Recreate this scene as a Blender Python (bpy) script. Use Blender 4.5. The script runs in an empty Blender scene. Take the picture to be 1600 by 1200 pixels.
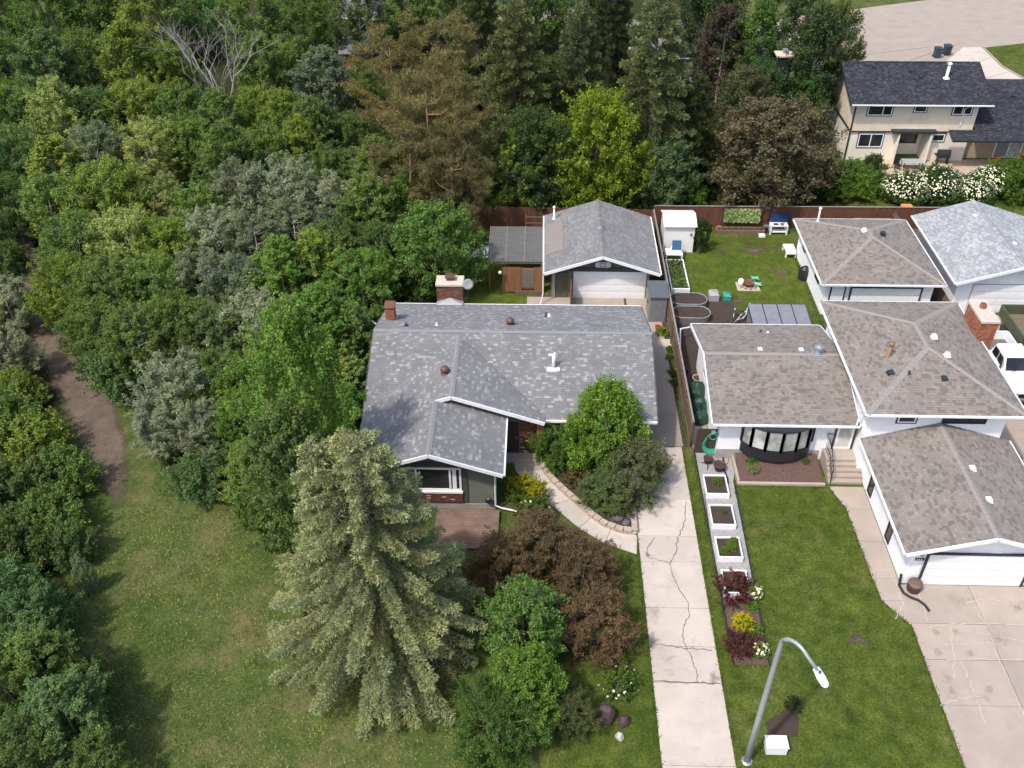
import bpy, math, random
import numpy as np
from mathutils import Vector, Matrix
random.seed(7); RNG = np.random.default_rng(11)
sc = bpy.context.scene
col = sc.collection
# ------------------------------------------------------------------ camera, sky, sun, exposure
CAM_H, FPX, PITCH, YAW, ROLL = 34.4, 1458.0, math.radians(38.27), math.radians(1.83), math.radians(-0.36)
cam = bpy.data.cameras.new('camera'); camo = bpy.data.objects.new('camera', cam); col.objects.link(camo)
CM = Matrix.Rotation(YAW, 3, 'Z') @ Matrix.Rotation(math.pi/2-PITCH, 3, 'X') @ Matrix.Rotation(ROLL, 3, 'Z')
camo.matrix_world = Matrix.Translation((0, 0, CAM_H)) @ CM.to_4x4()
cam.sensor_width = 36; cam.lens = FPX/1600*36; cam.clip_end = 1000; cam.clip_start = 0.5
sc.camera = camo
SUN_DIR = Vector((.46, .45, -1)).normalized()            # direction the light travels
sun = bpy.data.lights.new('sun', 'SUN'); suno = bpy.data.objects.new('sun', sun); col.objects.link(suno)
sun.energy = 2.15; sun.angle = math.radians(2.5); sun.color = (1, .95, .87)
suno.rotation_euler = SUN_DIR.to_track_quat('-Z', 'Y').to_euler(); suno.location = (-20, -20, 60)
w = bpy.data.worlds.new('World'); sc.world = w; w.use_nodes = True
wn = w.node_tree; sky = wn.nodes.new('ShaderNodeTexSky'); sky.sky_type = 'NISHITA'; sky.sun_disc = False
sky.sun_elevation = math.asin(-SUN_DIR.z); sky.sun_rotation = math.atan2(-SUN_DIR.x, -SUN_DIR.y)
sky.air_density = 1.0; sky.dust_density = 3.0; sky.ozone_density = 1.0
bg = wn.nodes['Background']; wn.links.new(sky.outputs[0], bg.inputs[0]); bg.inputs[1].default_value = 0.15
sc.view_settings.view_transform = 'Standard'; sc.view_settings.look = 'None'
sc.view_settings.gamma = 1; sc.view_settings.exposure = 0.73
sc.cycles.use_denoising = True; sc.cycles.max_bounces = 6; sc.cycles.diffuse_bounces = 3
sc.cycles.transparent_max_bounces = 8; sc.cycles.sample_clamp_indirect = 4
try: sc.cycles.denoising_prefilter = 'ACCURATE'
except Exception: pass

def S(px, py, h=0.0):
    """survey: the point at height h that was sighted at (px, py)"""
    d = CM @ Vector(((px-800)/FPX, -(py-600)/FPX, -1)); t = (h-CAM_H)/d.z
    return Vector((d.x*t, d.y*t, h))

# ------------------------------------------------------------------ materials
MATS = {}
def nodes(name):
    m = bpy.data.materials.new(name); m.use_nodes = True; nt = m.node_tree
    return m, nt, nt.nodes['Principled BSDF']
def N(nt, typ, **kw):
    n = nt.nodes.new(typ)
    for k, v in kw.items(): setattr(n, k, v)
    return n
def L(nt, a, b): nt.links.new(a, b)
def ramp(nt, fac, stops, interp='LINEAR'):
    r = N(nt, 'ShaderNodeValToRGB'); r.color_ramp.interpolation = interp
    e = r.color_ramp.elements
    while len(e) < len(stops): e.new(0.5)
    for i, (p, c) in enumerate(stops):
        e[i].position = p; e[i].color = (c[0], c[1], c[2], 1)
    L(nt, fac, r.inputs[0]); return r.outputs[0]
def mix(nt, fac, a, b, mode='MIX'):
    n = N(nt, 'ShaderNodeMix', data_type='RGBA', blend_type=mode)
    for s, v in ((n.inputs[0], fac), (n.inputs[6], a), (n.inputs[7], b)):
        if isinstance(v, (int, float)): s.default_value = v
        elif isinstance(v, tuple): s.default_value = (v[0], v[1], v[2], 1)
        else: L(nt, v, s)
    return n.outputs[2]
def noise(nt, scale, detail=4, rough=.55, coord='Object', vec=None, scl=None):
    n = N(nt, 'ShaderNodeTexNoise'); n.inputs['Scale'].default_value = scale
    n.inputs['Detail'].default_value = detail; n.inputs['Roughness'].default_value = rough
    if vec is None:
        vec = N(nt, 'ShaderNodeNewGeometry').outputs['Position'] if coord == 'World' else N(nt, 'ShaderNodeTexCoord').outputs[coord]
    if scl:
        mp = N(nt, 'ShaderNodeMapping'); mp.inputs['Scale'].default_value = scl; L(nt, vec, mp.inputs[0]); vec = mp.outputs[0]
    L(nt, vec, n.inputs['Vector']); return n.outputs[0]
def bump(nt, b, h, strength=.3, dist=.02):
    n = N(nt, 'ShaderNodeBump'); n.inputs['Strength'].default_value = strength; n.inputs['Distance'].default_value = dist
    L(nt, h, n.inputs['Height']); L(nt, n.outputs[0], b.inputs['Normal'])
def mat(name, c, rough=.7, var=.18, scale=3., metal=0., spec=.5, bmp=0., fine=40., scl=None, dirt=None, dirt_scale=.8):
    """plain painted / natural surface: base colour with uneven tone, fine grain and dirt"""
    if name in MATS: return MATS[name]
    m, nt, b = nodes(name)
    lo = tuple(x*(1-var) for x in c); hi = tuple(min(1, x*(1+var)) for x in c)
    a = ramp(nt, noise(nt, scale, 6, .65, 'World', scl=scl), [(.3, lo), (.7, hi)])
    f = noise(nt, fine, 3, .6, 'World', scl=scl)
    a = mix(nt, .5*min(1, var*2.5), a, ramp(nt, f, [(.3, lo), (.7, hi)]))
    if dirt:
        a = mix(nt, ramp(nt, noise(nt, dirt_scale, 8, .7, 'World'), [(.48, (0, 0, 0)), (.72, (.7, .7, .7))]), a, dirt)
    L(nt, a, b.inputs['Base Color'])
    b.inputs['Roughness'].default_value = rough; b.inputs['Metallic'].default_value = metal
    b.inputs['Specular IOR Level'].default_value = spec
    if bmp: bump(nt, b, f, bmp)
    MATS[name] = m; return m
def shingle_mat(name, stops, streak=(.5, .5, .5)):
    """stops: colours drawn at random for each tab"""
    m, nt, b = nodes(name)
    g = N(nt, 'ShaderNodeNewGeometry')
    c = ramp(nt, g.outputs['Random Per Island'], stops, 'CONSTANT')
    n1 = noise(nt, .7, 6, .65, 'World'); n2 = noise(nt, 60, 2, .6, 'World')
    c = mix(nt, 1, c, ramp(nt, n1, [(.3, (.84, .84, .84)), (.7, (1.08, 1.07, 1.06))]), 'MULTIPLY')
    c = mix(nt, 1, c, ramp(nt, n2, [(.3, (.78, .78, .78)), (.7, (1.15, 1.15, 1.15))]), 'MULTIPLY')
    L(nt, c, b.inputs['Base Color']); b.inputs['Roughness'].default_value = .95; b.inputs['Specular IOR Level'].default_value = .2
    MATS[name] = m; return m
def leaf_mat(name, trans=.28, varh=.35, rough=.6, gain=1.6):
    """colour of each plant comes from the object's own colour; leaf to leaf it varies"""
    m, nt, b = nodes(name)
    oi = N(nt, 'ShaderNodeObjectInfo'); g = N(nt, 'ShaderNodeNewGeometry'); at = N(nt, 'ShaderNodeAttribute', attribute_name='tone')
    v = ramp(nt, g.outputs['Random Per Island'], [(0, (1-varh, 1-varh, 1-varh*1.1)), (.5, (1, 1, 1)), (1, (1+varh*1.1, 1+varh, 1+varh*.6))])
    c = mix(nt, 1, oi.outputs['Color'], v, 'MULTIPLY'); c = mix(nt, 1, c, (gain, gain, gain), 'MULTIPLY')
    c = mix(nt, 1, c, at.outputs['Color'], 'MULTIPLY')
    n1 = noise(nt, .35, 4, .6, 'World')
    c = mix(nt, 1, c, ramp(nt, n1, [(.3, (.78, .82, .85)), (.7, (1.22, 1.15, .95))]), 'MULTIPLY')
    L(nt, c, b.inputs['Base Color']); b.inputs['Roughness'].default_value = rough; b.inputs['Specular IOR Level'].default_value = .22
    t = N(nt, 'ShaderNodeBsdfTranslucent'); L(nt, mix(nt, 1, c, (1.1, 1.2, .5), 'MULTIPLY'), t.inputs[0])
    ms = N(nt, 'ShaderNodeMixShader'); ms.inputs[0].default_value = trans
    L(nt, b.outputs[0], ms.inputs[1]); L(nt, t.outputs[0], ms.inputs[2]); L(nt, ms.outputs[0], nt.nodes['Material Output'].inputs[0])
    MATS[name] = m; return m
def glass_mat(name, c=(.02, .022, .025), rough=.08):
    m, nt, b = nodes(name); b.inputs['Base Color'].default_value = (*c, 1)
    n = noise(nt, 1.3, 3, .5, 'World'); L(nt, ramp(nt, n, [(.35, tuple(x*.6 for x in c)), (.7, tuple(x*1.6 for x in c))]), b.inputs['Base Color'])
    b.inputs['Roughness'].default_value = rough; b.inputs['Specular IOR Level'].default_value = .6; MATS[name] = m; return m

# ------------------------------------------------------------------ geometry
class MB:
    def __init__(s): s.v = []; s.f = []; s.t = []
    def add(s, v, f, tone=None):
        o = len(s.v); s.v += [tuple(p) for p in v]; s.f += [tuple(i+o for i in q) for q in f]
        return s
    def box(s, x0, x1, y0, y1, z0, z1):
        return s.add([(x0,y0,z0),(x1,y0,z0),(x1,y1,z0),(x0,y1,z0),(x0,y0,z1),(x1,y0,z1),(x1,y1,z1),(x0,y1,z1)],
                     [(0,3,2,1),(4,5,6,7),(0,1,5,4),(1,2,6,5),(2,3,7,6),(3,0,4,7)])
    def bbox(s, x0, x1, y0, y1, z0, z1, b=.02):
        """box with chamfered top edges"""
        return s.add([(x0,y0,z0),(x1,y0,z0),(x1,y1,z0),(x0,y1,z0),(x0,y0,z1-b),(x1,y0,z1-b),(x1,y1,z1-b),(x0,y1,z1-b),
                      (x0+b,y0+b,z1),(x1-b,y0+b,z1),(x1-b,y1-b,z1),(x0+b,y1-b,z1)],
                     [(0,3,2,1),(8,9,10,11),(0,1,5,4),(1,2,6,5),(2,3,7,6),(3,0,4,7),(4,5,9,8),(5,6,10,9),(6,7,11,10),(7,4,8,11)])
    def bar(s, a, b, w, h=None, up=(0,0,1)):
        """square bar from a to b"""
        a = Vector(a); b = Vector(b); h = h or w; d = (b-a).normalized(); u = Vector(up)
        if abs(d.dot(u)) > .98: u = Vector((0,1,0))
        x = d.cross(u).normalized()*w/2; y = x.cross(d).normalized()*h/2
        v = [a-x-y, a+x-y, a+x+y, a-x+y, b-x-y, b+x-y, b+x+y, b-x+y]
        return s.add(v, [(0,1,2,3),(4,7,6,5),(0,4,5,1),(1,5,6,2),(2,6,7,3),(3,7,4,0)])
    def tube(s, pts, r, n=6, cap=True):
        pts = [Vector(p) for p in pts]; rs = r if isinstance(r, (list, tuple)) else [r]*len(pts); V = []; F = []
        for i, p in enumerate(pts):
            d = (pts[min(i+1, len(pts)-1)]-pts[max(i-1, 0)]).normalized()
            u = Vector((0,0,1)) if abs(d.z) < .9 else Vector((1,0,0))
            x = d.cross(u).normalized(); y = x.cross(d)
            for k in range(n):
                a = 2*math.pi*k/n; V.append(p+(x*math.cos(a)+y*math.sin(a))*rs[i])
        for i in range(len(pts)-1):
            for k in range(n): F.append((i*n+k, i*n+(k+1) % n, (i+1)*n+(k+1) % n, (i+1)*n+k))
        if cap: F.append(tuple(range(n))[::-1]); F.append(tuple((len(pts)-1)*n+k for k in range(n)))
        return s.add(V, F)
    def lathe(s, prof, c=(0,0,0), n=14, sx=1, sy=1, rot=0):
        V = []; F = []; cr, sr = math.cos(rot), math.sin(rot)
        for r, z in prof:
            for k in range(n):
                a = 2*math.pi*k/n; x = r*math.cos(a)*sx; y = r*math.sin(a)*sy
                V.append((c[0]+x*cr-y*sr, c[1]+x*sr+y*cr, c[2]+z))
        for i in range(len(prof)-1):
            for k in range(n): F.append((i*n+k, i*n+(k+1) % n, (i+1)*n+(k+1) % n, (i+1)*n+k))
        F.append(tuple(range(n))[::-1]); F.append(tuple((len(prof)-1)*n+k for k in range(n)))
        return s.add(V, F)
    def prism(s, poly, z0, z1):
        """vertical prism over a counter-clockwise polygon of (x, y)"""
        n = len(poly)
        zz0 = z0 if callable(z0) else (lambda x, y: z0); zz1 = z1 if callable(z1) else (lambda x, y: z1)
        return s.add([(x, y, zz0(x, y)) for x, y in poly]+[(x, y, zz1(x, y)) for x, y in poly],
                     [tuple(range(n))[::-1], tuple(range(n, 2*n))]+[(i, (i+1) % n, n+(i+1) % n, n+i) for i in range(n)])
    def extrude(s, poly, d):
        """solid from a planar 3-D polygon moved by vector d"""
        n = len(poly); d = Vector(d); poly = [Vector(p) for p in poly]
        return s.add(poly+[p+d for p in poly], [tuple(range(n))[::-1], tuple(range(n, 2*n))]+[(i, (i+1) % n, n+(i+1) % n, n+i) for i in range(n)])
    def xf(s, M, start=0):
        s.v[start:] = [tuple(M @ Vector(p)) for p in s.v[start:]]; return s
    def mesh(s, name, smooth=False):
        me = bpy.data.meshes.new(name); me.from_pydata(s.v, [], s.f)
        if smooth: me.polygons.foreach_set('use_smooth', [True]*len(me.polygons))
        me.update(); return me
ORG = {}
def link(name, me, m, parent=None, loc=None, rot=None, scale=None):
    o = bpy.data.objects.new(name, me); col.objects.link(o)
    if me is not None and m is not None and not me.materials: me.materials.append(m)
    if parent is not None:
        o.parent = parent
        if loc is None: loc = -ORG[parent.name]
        else: loc = Vector(loc)-ORG[parent.name]
        ORG[o.name] = ORG[parent.name]+loc
    else: ORG[o.name] = Vector(loc or (0, 0, 0))
    if loc is not None: o.location = loc
    if rot is not None: o.rotation_euler = rot
    if scale is not None: o.scale = (scale,)*3 if isinstance(scale, (int, float)) else scale
    return o
def obj(name, mb, m, parent=None, smooth=False, kind=None):
    """one mesh object; its vertices are given in world coordinates"""
    o = link(name, mb.mesh(name, smooth), m, parent)
    if kind: o['kind'] = kind
    return o
def tag(o, label, cat, group=None):
    o['label'] = label; o['category'] = cat
    if group: o['group'] = group
    return o
def thing(name, label, cat, loc=(0, 0, 0), group=None):
    o = bpy.data.objects.new(name, None); col.objects.link(o); o.location = loc; ORG[o.name] = Vector(loc); o.empty_display_size = .3
    return tag(o, label, cat, group)
def structure(name, mb, m, parent=None):
    o = obj(name, mb, m, parent)
    if parent is None: o['kind'] = 'structure'
    return o
def copies(root, loc, rotz=0, scale=1, label=None, group=None, color=None, cat=None):
    r = root.copy(); col.objects.link(r); r.location = loc; r.rotation_euler = (0, 0, rotz); ORG[r.name] = Vector(loc)
    r.scale = (scale,)*3 if isinstance(scale, (int, float)) else scale
    if label: r['label'] = label
    if group: r['group'] = group
    if cat: r['category'] = cat
    for ch in list(root.children):
        c = ch.copy(); col.objects.link(c); c.parent = r
        if color: c.color = (*color, 1)
        for g in ch.children:
            d = g.copy(); col.objects.link(d); d.parent = c
            if color: d.color = (*color, 1)
    return r
# ---- roofs and wall claddings
def shingles(poly, w=.33, ex=.15, th=.013, lift=.008, seed=1):
    """courses of overlapping tabs on a convex planar polygon whose first edge is the eave"""
    rnd = random.Random(seed); P = [Vector(p) for p in poly]
    u = (P[1]-P[0]).normalized(); n = u.cross(P[2]-P[0]).normalized()
    if n.z < 0: n = -n
    v = n.cross(u).normalized(); 
    if v.z < 0: v = -v
    q = [((p-P[0]).dot(u), (p-P[0]).dot(v)) for p in P]; top = max(b for a, b in q); mb = MB(); y = 0
    def span(y):
        xs = []
        for i in range(len(q)):
            (x0, y0), (x1, y1) = q[i], q[(i+1) % len(q)]
            if (y0-y)*(y1-y) <= 0 and abs(y1-y0) > 1e-9: xs.append(x0+(x1-x0)*(y-y0)/(y1-y0))
        return (min(xs), max(xs)) if len(xs) > 1 else None
    while y < top-.02:
        y1 = min(y+ex, top); sp = span(min(y+.02, top-.01)); s2 = span(max(y1-.01, 0)) or sp
        if sp:
            x = sp[0]-rnd.random()*w
            while x < sp[1]:
                ww = w*rnd.choice((.7, 1, 1, 1.3)); a, b = max(x, sp[0]), min(x+ww-.006, sp[1])
                if b-a > .02:
                    a2, b2 = min(max(a, s2[0]), s2[1]), max(min(b, s2[1]), s2[0]); t = th*rnd.uniform(.8, 1.2)+lift
                    o = P[0]+u*a+v*y; p = P[0]+u*b+v*y; r = P[0]+u*b2+v*y1; s = P[0]+u*a2+v*y1
                    mb.add([o+n*lift*.3, p+n*lift*.3, p+n*t, r+n*lift, s+n*lift, o+n*t], [(0, 1, 2, 5), (5, 2, 3, 4)])
                x += ww
        y = y1
    return mb
def slab(poly, th):
    """roof board under a sloping polygon"""
    return MB().extrude([Vector(p)-Vector((0, 0, th)) for p in poly], (0, 0, th))
def roof_plane(parent, poly, smat, bmat, w=.21, ex=.145, seed=1, th=.16):
    o = obj('roof_plane', slab(poly, th), bmat, parent)
    obj('shingles', shingles(poly, w, ex, seed=seed), smat, o, kind='stuff')
    return o
CAPM = {}
def ridge_caps(parent, a, b, m, step=.28, w=.3, drop=.05):
    m = CAPM.get(m.name, m)
    a = Vector(a); b = Vector(b); n = max(1, int((b-a).length/step)); d = (b-a)/n; side = d.cross(Vector((0, 0, 1))).normalized()*w/2; mb = MB()
    for i in range(n):
        p = a+d*i+Vector((0, 0, .03)); e = p+d*1.15; z = Vector((0, 0, -drop)); k = Vector((0, 0, .02))
        mb.add([p-side+z+k, p+k, p+side+z+k, e-side+z, e, e+side+z, p-side+z, p, p+side+z], [(0, 1, 4, 3), (1, 2, 5, 4), (6, 7, 1, 0), (7, 8, 2, 1)])
    return obj('ridge_cap', mb, m, parent, kind='stuff')
def bricks(x0, x1, y0, y1, z0, z1, L=.21, H=.075, seed=3, sides='fblr'):
    """courses of bricks standing proud of a core, on the chosen sides of a box"""
    rnd = random.Random(seed); mb = MB(); mb.box(x0, x1, y0, y1, z0, z1); j = .012
    z = z0; row = 0
    while z < z1-.02:
        zt = min(z+H-j, z1)
        for sd in sides:
            a, b = (x0, x1) if sd in 'fb' else (y0, y1); p = a-(L/2 if row % 2 else 0)
            while p < b:
                s, e = max(p, a), min(p+L-j, b); d = .008+.008*rnd.random()
                if e-s > .02:
                    if sd == 'f': mb.box(s, e, y0-d, y0, z, zt)
                    elif sd == 'b': mb.box(s, e, y1, y1+d, z, zt)
                    elif sd == 'l': mb.box(x0-d, x0, s, e, z, zt)
                    else: mb.box(x1, x1+d, s, e, z, zt)
                p += L
        z += H; row += 1
    return mb
def wall_quad(a, b, z0, z1a, z1b=None, th=.16, inward=None):
    """upright wall slab from a to b (x, y), top sloping from z1a to z1b"""
    z1b = z1a if z1b is None else z1b; a = Vector((*a, 0)); b = Vector((*b, 0)); d = (b-a).normalized(); n = Vector((-d.y, d.x, 0))*th
    if inward is not None and n.dot(Vector((*inward, 0))-a) < 0: n = -n
    return MB().extrude([(a.x, a.y, z0), (b.x, b.y, z0), (b.x, b.y, z1b), (a.x, a.y, z1a)], n)
def window(parent, x0, x1, z0, z1, plane, axis, face, fm, gm, mull=(), fw=.06, sill=True, dep=.05, trim=None, tw=.07, transom=()):
    """window on a wall plane: axis 'y' = wall faces along y. frame, panes, sill, trim are parts"""
    def bx(a, b, c, d, o0, o1):
        lo, hi = sorted((plane+face*o0, plane+face*o1))
        return (a, b, lo, hi, c, d) if axis == 'y' else (lo, hi, a, b, c, d)
    f = MB(); xs = [x0]+[x0+(x1-x0)*t for t in mull]+[x1]
    f.box(*bx(x0, x1, z0, z0+fw, 0, dep)); f.box(*bx(x0, x1, z1-fw, z1, 0, dep))
    for i, x in enumerate(xs):
        a = x if i == 0 else x-fw if i == len(xs)-1 else x-fw/2; f.box(*bx(a, a+fw, z0+fw, z1-fw, 0, dep))
    fo = obj('window', f, fm, parent)
    for i in range(len(xs)-1): obj('pane', MB().box(*bx(xs[i]+fw*.5, xs[i+1]-fw*.5, z0+fw*.8, z1-fw*.8, .004, .018)), gm, fo)
    if trim:
        t = MB(); t.box(*bx(x0-tw, x1+tw, z1+.001, z1+tw, 0, dep*.8)); t.box(*bx(x0-tw, x1+tw, z0-tw, z0-.001, 0, dep*.8))
        t.box(*bx(x0-tw, x0-.001, z0-.001, z1+.001, 0, dep*.8)); t.box(*bx(x1+.001, x1+tw, z0-.001, z1+.001, 0, dep*.8)); obj('trim', t, trim, fo)
    return fo
# ------------------------------------------------------------------ shared materials
def grass_mat(name, g1, g2, dry, dryamt, sc1=.25, soil=None):
    m, nt, b = nodes(name)
    a = ramp(nt, noise(nt, sc1, 6, .65, 'World'), [(.32, g1), (.68, g2)])
    f = noise(nt, 9, 5, .75, 'World'); f2 = noise(nt, 22, 4, .75, 'World')
    a = mix(nt, 1, a, ramp(nt, f, [(.3, (.5, .55, .45)), (.7, (1.5, 1.42, 1.4))]), 'MULTIPLY')
    a = mix(nt, 1, a, ramp(nt, f2, [(.3, (.45, .48, .45)), (.7, (1.6, 1.55, 1.5))]), 'MULTIPLY')
    a = mix(nt, 1, a, ramp(nt, noise(nt, 1.4, 6, .7, 'World'), [(.32, (.62, .68, .62)), (.68, (1.36, 1.27, 1.3))]), 'MULTIPLY')
    d = mix(nt, .4, noise(nt, .33, 7, .72, 'World'), noise(nt, 5, 5, .75, 'World'))
    k = ramp(nt, d, [(dryamt, (0, 0, 0)), (dryamt+.14, (.85, .85, .85))])
    a = mix(nt, k, a, mix(nt, 1, dry, ramp(nt, f2, [(.25, (.6, .6, .6)), (.75, (1.4, 1.4, 1.4))]), 'MULTIPLY'))
    if soil:
        a = mix(nt, ramp(nt, noise(nt, .21, 6, .7, 'World'), [(.55, (0, 0, 0)), (.68, (.8, .8, .8))]), a, soil)
    L(nt, a, b.inputs['Base Color']); b.inputs['Roughness'].default_value = .95; b.inputs['Specular IOR Level'].default_value = .1
    bump(nt, b, f2, .8, .06); MATS[name] = m; return m
M_field = grass_mat('rough grass', (.05, .084, .02), (.08, .112, .032), (.18, .15, .07), .485, .3)
M_lawn = grass_mat('mown lawn', (.052, .08, .013), (.084, .114, .022), (.17, .15, .06), .53, .35)
M_back = grass_mat('back lawn', (.056, .09, .013), (.088, .126, .02), (.15, .12, .05), .53, .4, (.07, .05, .03))
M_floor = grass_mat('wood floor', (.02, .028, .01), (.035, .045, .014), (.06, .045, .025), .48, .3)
def concrete_mat(name, c, stain=(.2, .17, .14), amt=.55, tint=(.9, .85, .8)):
    m, nt, b = nodes(name)
    a = ramp(nt, noise(nt, .6, 7, .7, 'World'), [(.3, tuple(x*.86 for x in c)), (.7, tuple(x*1.08 for x in c))])
    f = noise(nt, 50, 3, .6, 'World'); a = mix(nt, 1, a, ramp(nt, f, [(.3, (.9, .9, .9)), (.7, (1.07, 1.07, 1.07))]), 'MULTIPLY')
    a = mix(nt, ramp(nt, noise(nt, 1.1, 9, .75, 'World'), [(amt, (0, 0, 0)), (amt+.2, (.55, .55, .55))]), a, stain)
    o = N(nt, 'ShaderNodeObjectInfo'); a = mix(nt, 1, a, ramp(nt, o.outputs['Random'], [(0, (.88, .88, .88)), (1, (1.07, 1.06, 1.05))]), 'MULTIPLY')
    L(nt, a, b.inputs['Base Color']); b.inputs['Roughness'].default_value = .9; bump(nt, b, f, .25, .01); MATS[name] = m; return m
M_conc = concrete_mat('driveway concrete', (.48, .425, .37))
M_conc2 = concrete_mat('pink concrete', (.365, .306, .26), (.24, .19, .14), .58)
M_conc3 = concrete_mat('old concrete', (.3, .27, .24))
M_joint = mat('joint soil', (.05, .04, .03), .95)
M_crack = mat('crack dark', (.1, .085, .07), .95, .3)
M_seal = mat('crack sealant', (.47, .42, .37), .6, .1)
M_oil = mat('oil stain', (.29, .23, .165), .8, .3, 6)
M_dirt = mat('trail dirt', (.15, .105, .082), .95, .4, .9, bmp=.5, fine=30)
M_soil = mat('garden soil', (.05, .034, .026), .98, .4, 2, bmp=.9, fine=25)
M_mulch = mat('bark mulch', (.105, .062, .05), .95, .8, 14, bmp=1., fine=30)
M_gravel = mat('pea gravel', (.3, .285, .28), .9, .55, 12, bmp=1., fine=28)
M_white = mat('white paint', (.8, .81, .84), .5, .05, 1.2, dirt=(.6, .59, .57), dirt_scale=.5)
M_whitem = mat('white metal', (.78, .78, .79), .4, .05)
M_black = mat('black paint', (.018, .02, .025), .45, .2)
M_dark = mat('dark trim', (.02, .026, .034), .5, .2)
M_steel = mat('galvanised steel', (.42, .44, .46), .38, .15, 4, metal=.7)
M_wood = mat('weathered fence', (.15, .1, .07), .85, .45, 5, bmp=.4, fine=30, scl=(1, 1, .15))
M_redwood = mat('red stained fence', (.12, .048, .026), .8, .5, 5, bmp=.4, fine=30, scl=(1, 1, .12))
M_orangewood = mat('cedar boards', (.24, .105, .05), .75, .4, 5, bmp=.4, fine=30, scl=(1, 1, .12))
M_grey = mat('grey plastic', (.2, .21, .22), .6, .12)
M_glass = glass_mat('window glass'); M_glass2 = glass_mat('blinds glass', (.42, .43, .4), .12)
# ------------------------------------------------------------------ ground sheets
structure('ground', MB().add([(-160, -60, 0), (170, -60, 0), (170, 260, 0), (-160, 260, 0)], [(0, 1, 2, 3)]), M_field)
def sheet(name, poly, m, z, rag=0., seed=1, parent=None, step=.6):
    """flat sheet with a ragged outline"""
    rnd = random.Random(seed); pts = []
    for i in range(len(poly)):
        a = Vector(poly[i][:2]); b = Vector(poly[(i+1) % len(poly)][:2]); n = max(1, int((b-a).length/step)) if rag else 1
        for k in range(n):
            p = a+(b-a)*k/n
            if rag: p += Vector((rnd.uniform(-rag, rag), rnd.uniform(-rag, rag)))
            pts.append((p.x, p.y, z))
    return structure(name, MB().add(pts, [tuple(range(len(pts)))]), m, parent)
def sheet3(name, poly, m, z, parent=None):
    return sheet(name, poly, m, z, 0, 1, parent)
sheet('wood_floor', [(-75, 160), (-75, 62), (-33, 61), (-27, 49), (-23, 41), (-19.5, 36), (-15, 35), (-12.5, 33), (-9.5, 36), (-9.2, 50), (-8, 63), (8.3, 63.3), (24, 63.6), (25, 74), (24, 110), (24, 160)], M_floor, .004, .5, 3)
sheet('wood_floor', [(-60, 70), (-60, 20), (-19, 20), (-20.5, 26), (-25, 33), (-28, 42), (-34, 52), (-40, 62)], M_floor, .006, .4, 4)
# trail with scattered edges
tr = [(S(18, 360), 1.2), (S(45, 440), 1.25), (S(78, 510), 1.3), (S(112, 575), 1.35), (S(142, 640), 1.3), (S(166, 705), 1.1), (S(184, 770), .9), (S(198, 850), .6)]
lp, rp = [], []
for i, (p, r) in enumerate(tr):
    d = (tr[min(i+1, len(tr)-1)][0]-tr[max(i-1, 0)][0]).normalized(); n = Vector((-d.y, d.x, 0)); lp.append(p+n*r); rp.append(p-n*r)
tm_ = MB(); NV = 60; NU = 9; tone_ = []
def tp_(s):
    s *= len(tr)-1; i = min(len(tr)-2, int(s)); f = s-i; a, ra = tr[i]; b, rb = tr[i+1]; a0 = tr[max(0, i-1)][0]; b1 = tr[min(len(tr)-1, i+2)][0]; d = ((b-a0)*(1-f)+(b1-a)*f).normalized(); return a+(b-a)*f, ra+(rb-ra)*f, Vector((-d.y, d.x, 0))
for j in range(NV+1):
    c, r, n = tp_(j/NV)
    for i in range(NU+1):
        u = 2*i/NU-1; p = c+n*r*1.45*u; tm_.v.append((p.x, p.y, .008)); tone_.append(min(1, 1.25*(1-abs(u)))*min(1, (1-j/NV)*3.2))
for j in range(NV):
    for i in range(NU): k = j*(NU+1)+i; tm_.f.append((k, k+1, k+NU+2, k+NU+1))
to_ = structure('dirt_trail', tm_, None); at_ = to_.data.color_attributes.new('tone', 'FLOAT_COLOR', 'POINT'); at_.data.foreach_set('color', np.repeat(np.array(tone_, np.float32), 4))
m_, nt_, b_ = nodes('trail dirt worn'); cc_ = ramp(nt_, noise(nt_, .9, 7, .7, 'World'), [(.3, (.07, .05, .038)), (.7, (.175, .125, .09))]); ff_ = noise(nt_, 14, 5, .75, 'World')
cc_ = mix(nt_, 1, cc_, ramp(nt_, ff_, [(.3, (.6, .6, .6)), (.7, (1.35, 1.35, 1.35))]), 'MULTIPLY'); L(nt_, cc_, b_.inputs['Base Color']); b_.inputs['Roughness'].default_value = .95; bump(nt_, b_, ff_, .8, .05)
av_ = N(nt_, 'ShaderNodeAttribute', attribute_name='tone'); sm_ = mix(nt_, .42, av_.outputs['Color'], noise(nt_, 2.2, 8, .8, 'World')); L(nt_, ramp(nt_, sm_, [(.38, (0, 0, 0)), (.56, (1, 1, 1))]), b_.inputs['Alpha']); to_.data.materials.append(m_)
sheet('lawn', [(8.0, 12), (17.0, 12), (17.0, 27), (15.6, 36.6), (8.0, 37.5)], M_lawn, .012)
sheet('lawn', [(8.6, 46), (17.9, 46), (18.6, 62.9), (8.6, 62.9)], M_back, .012)
sheet('lawn', [(0.5, 12), (5.2, 12), (5.2, 31), (0.5, 31)], M_lawn, .008)
sheet('lawn', [(25, 63.2), (45, 63.2), (45, 74), (25, 74)], M_lawn, .010)
sheet('lawn', [(-9, 47), (0, 47), (0, 62.8), (-9, 62.8)], M_back, .010)
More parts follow.
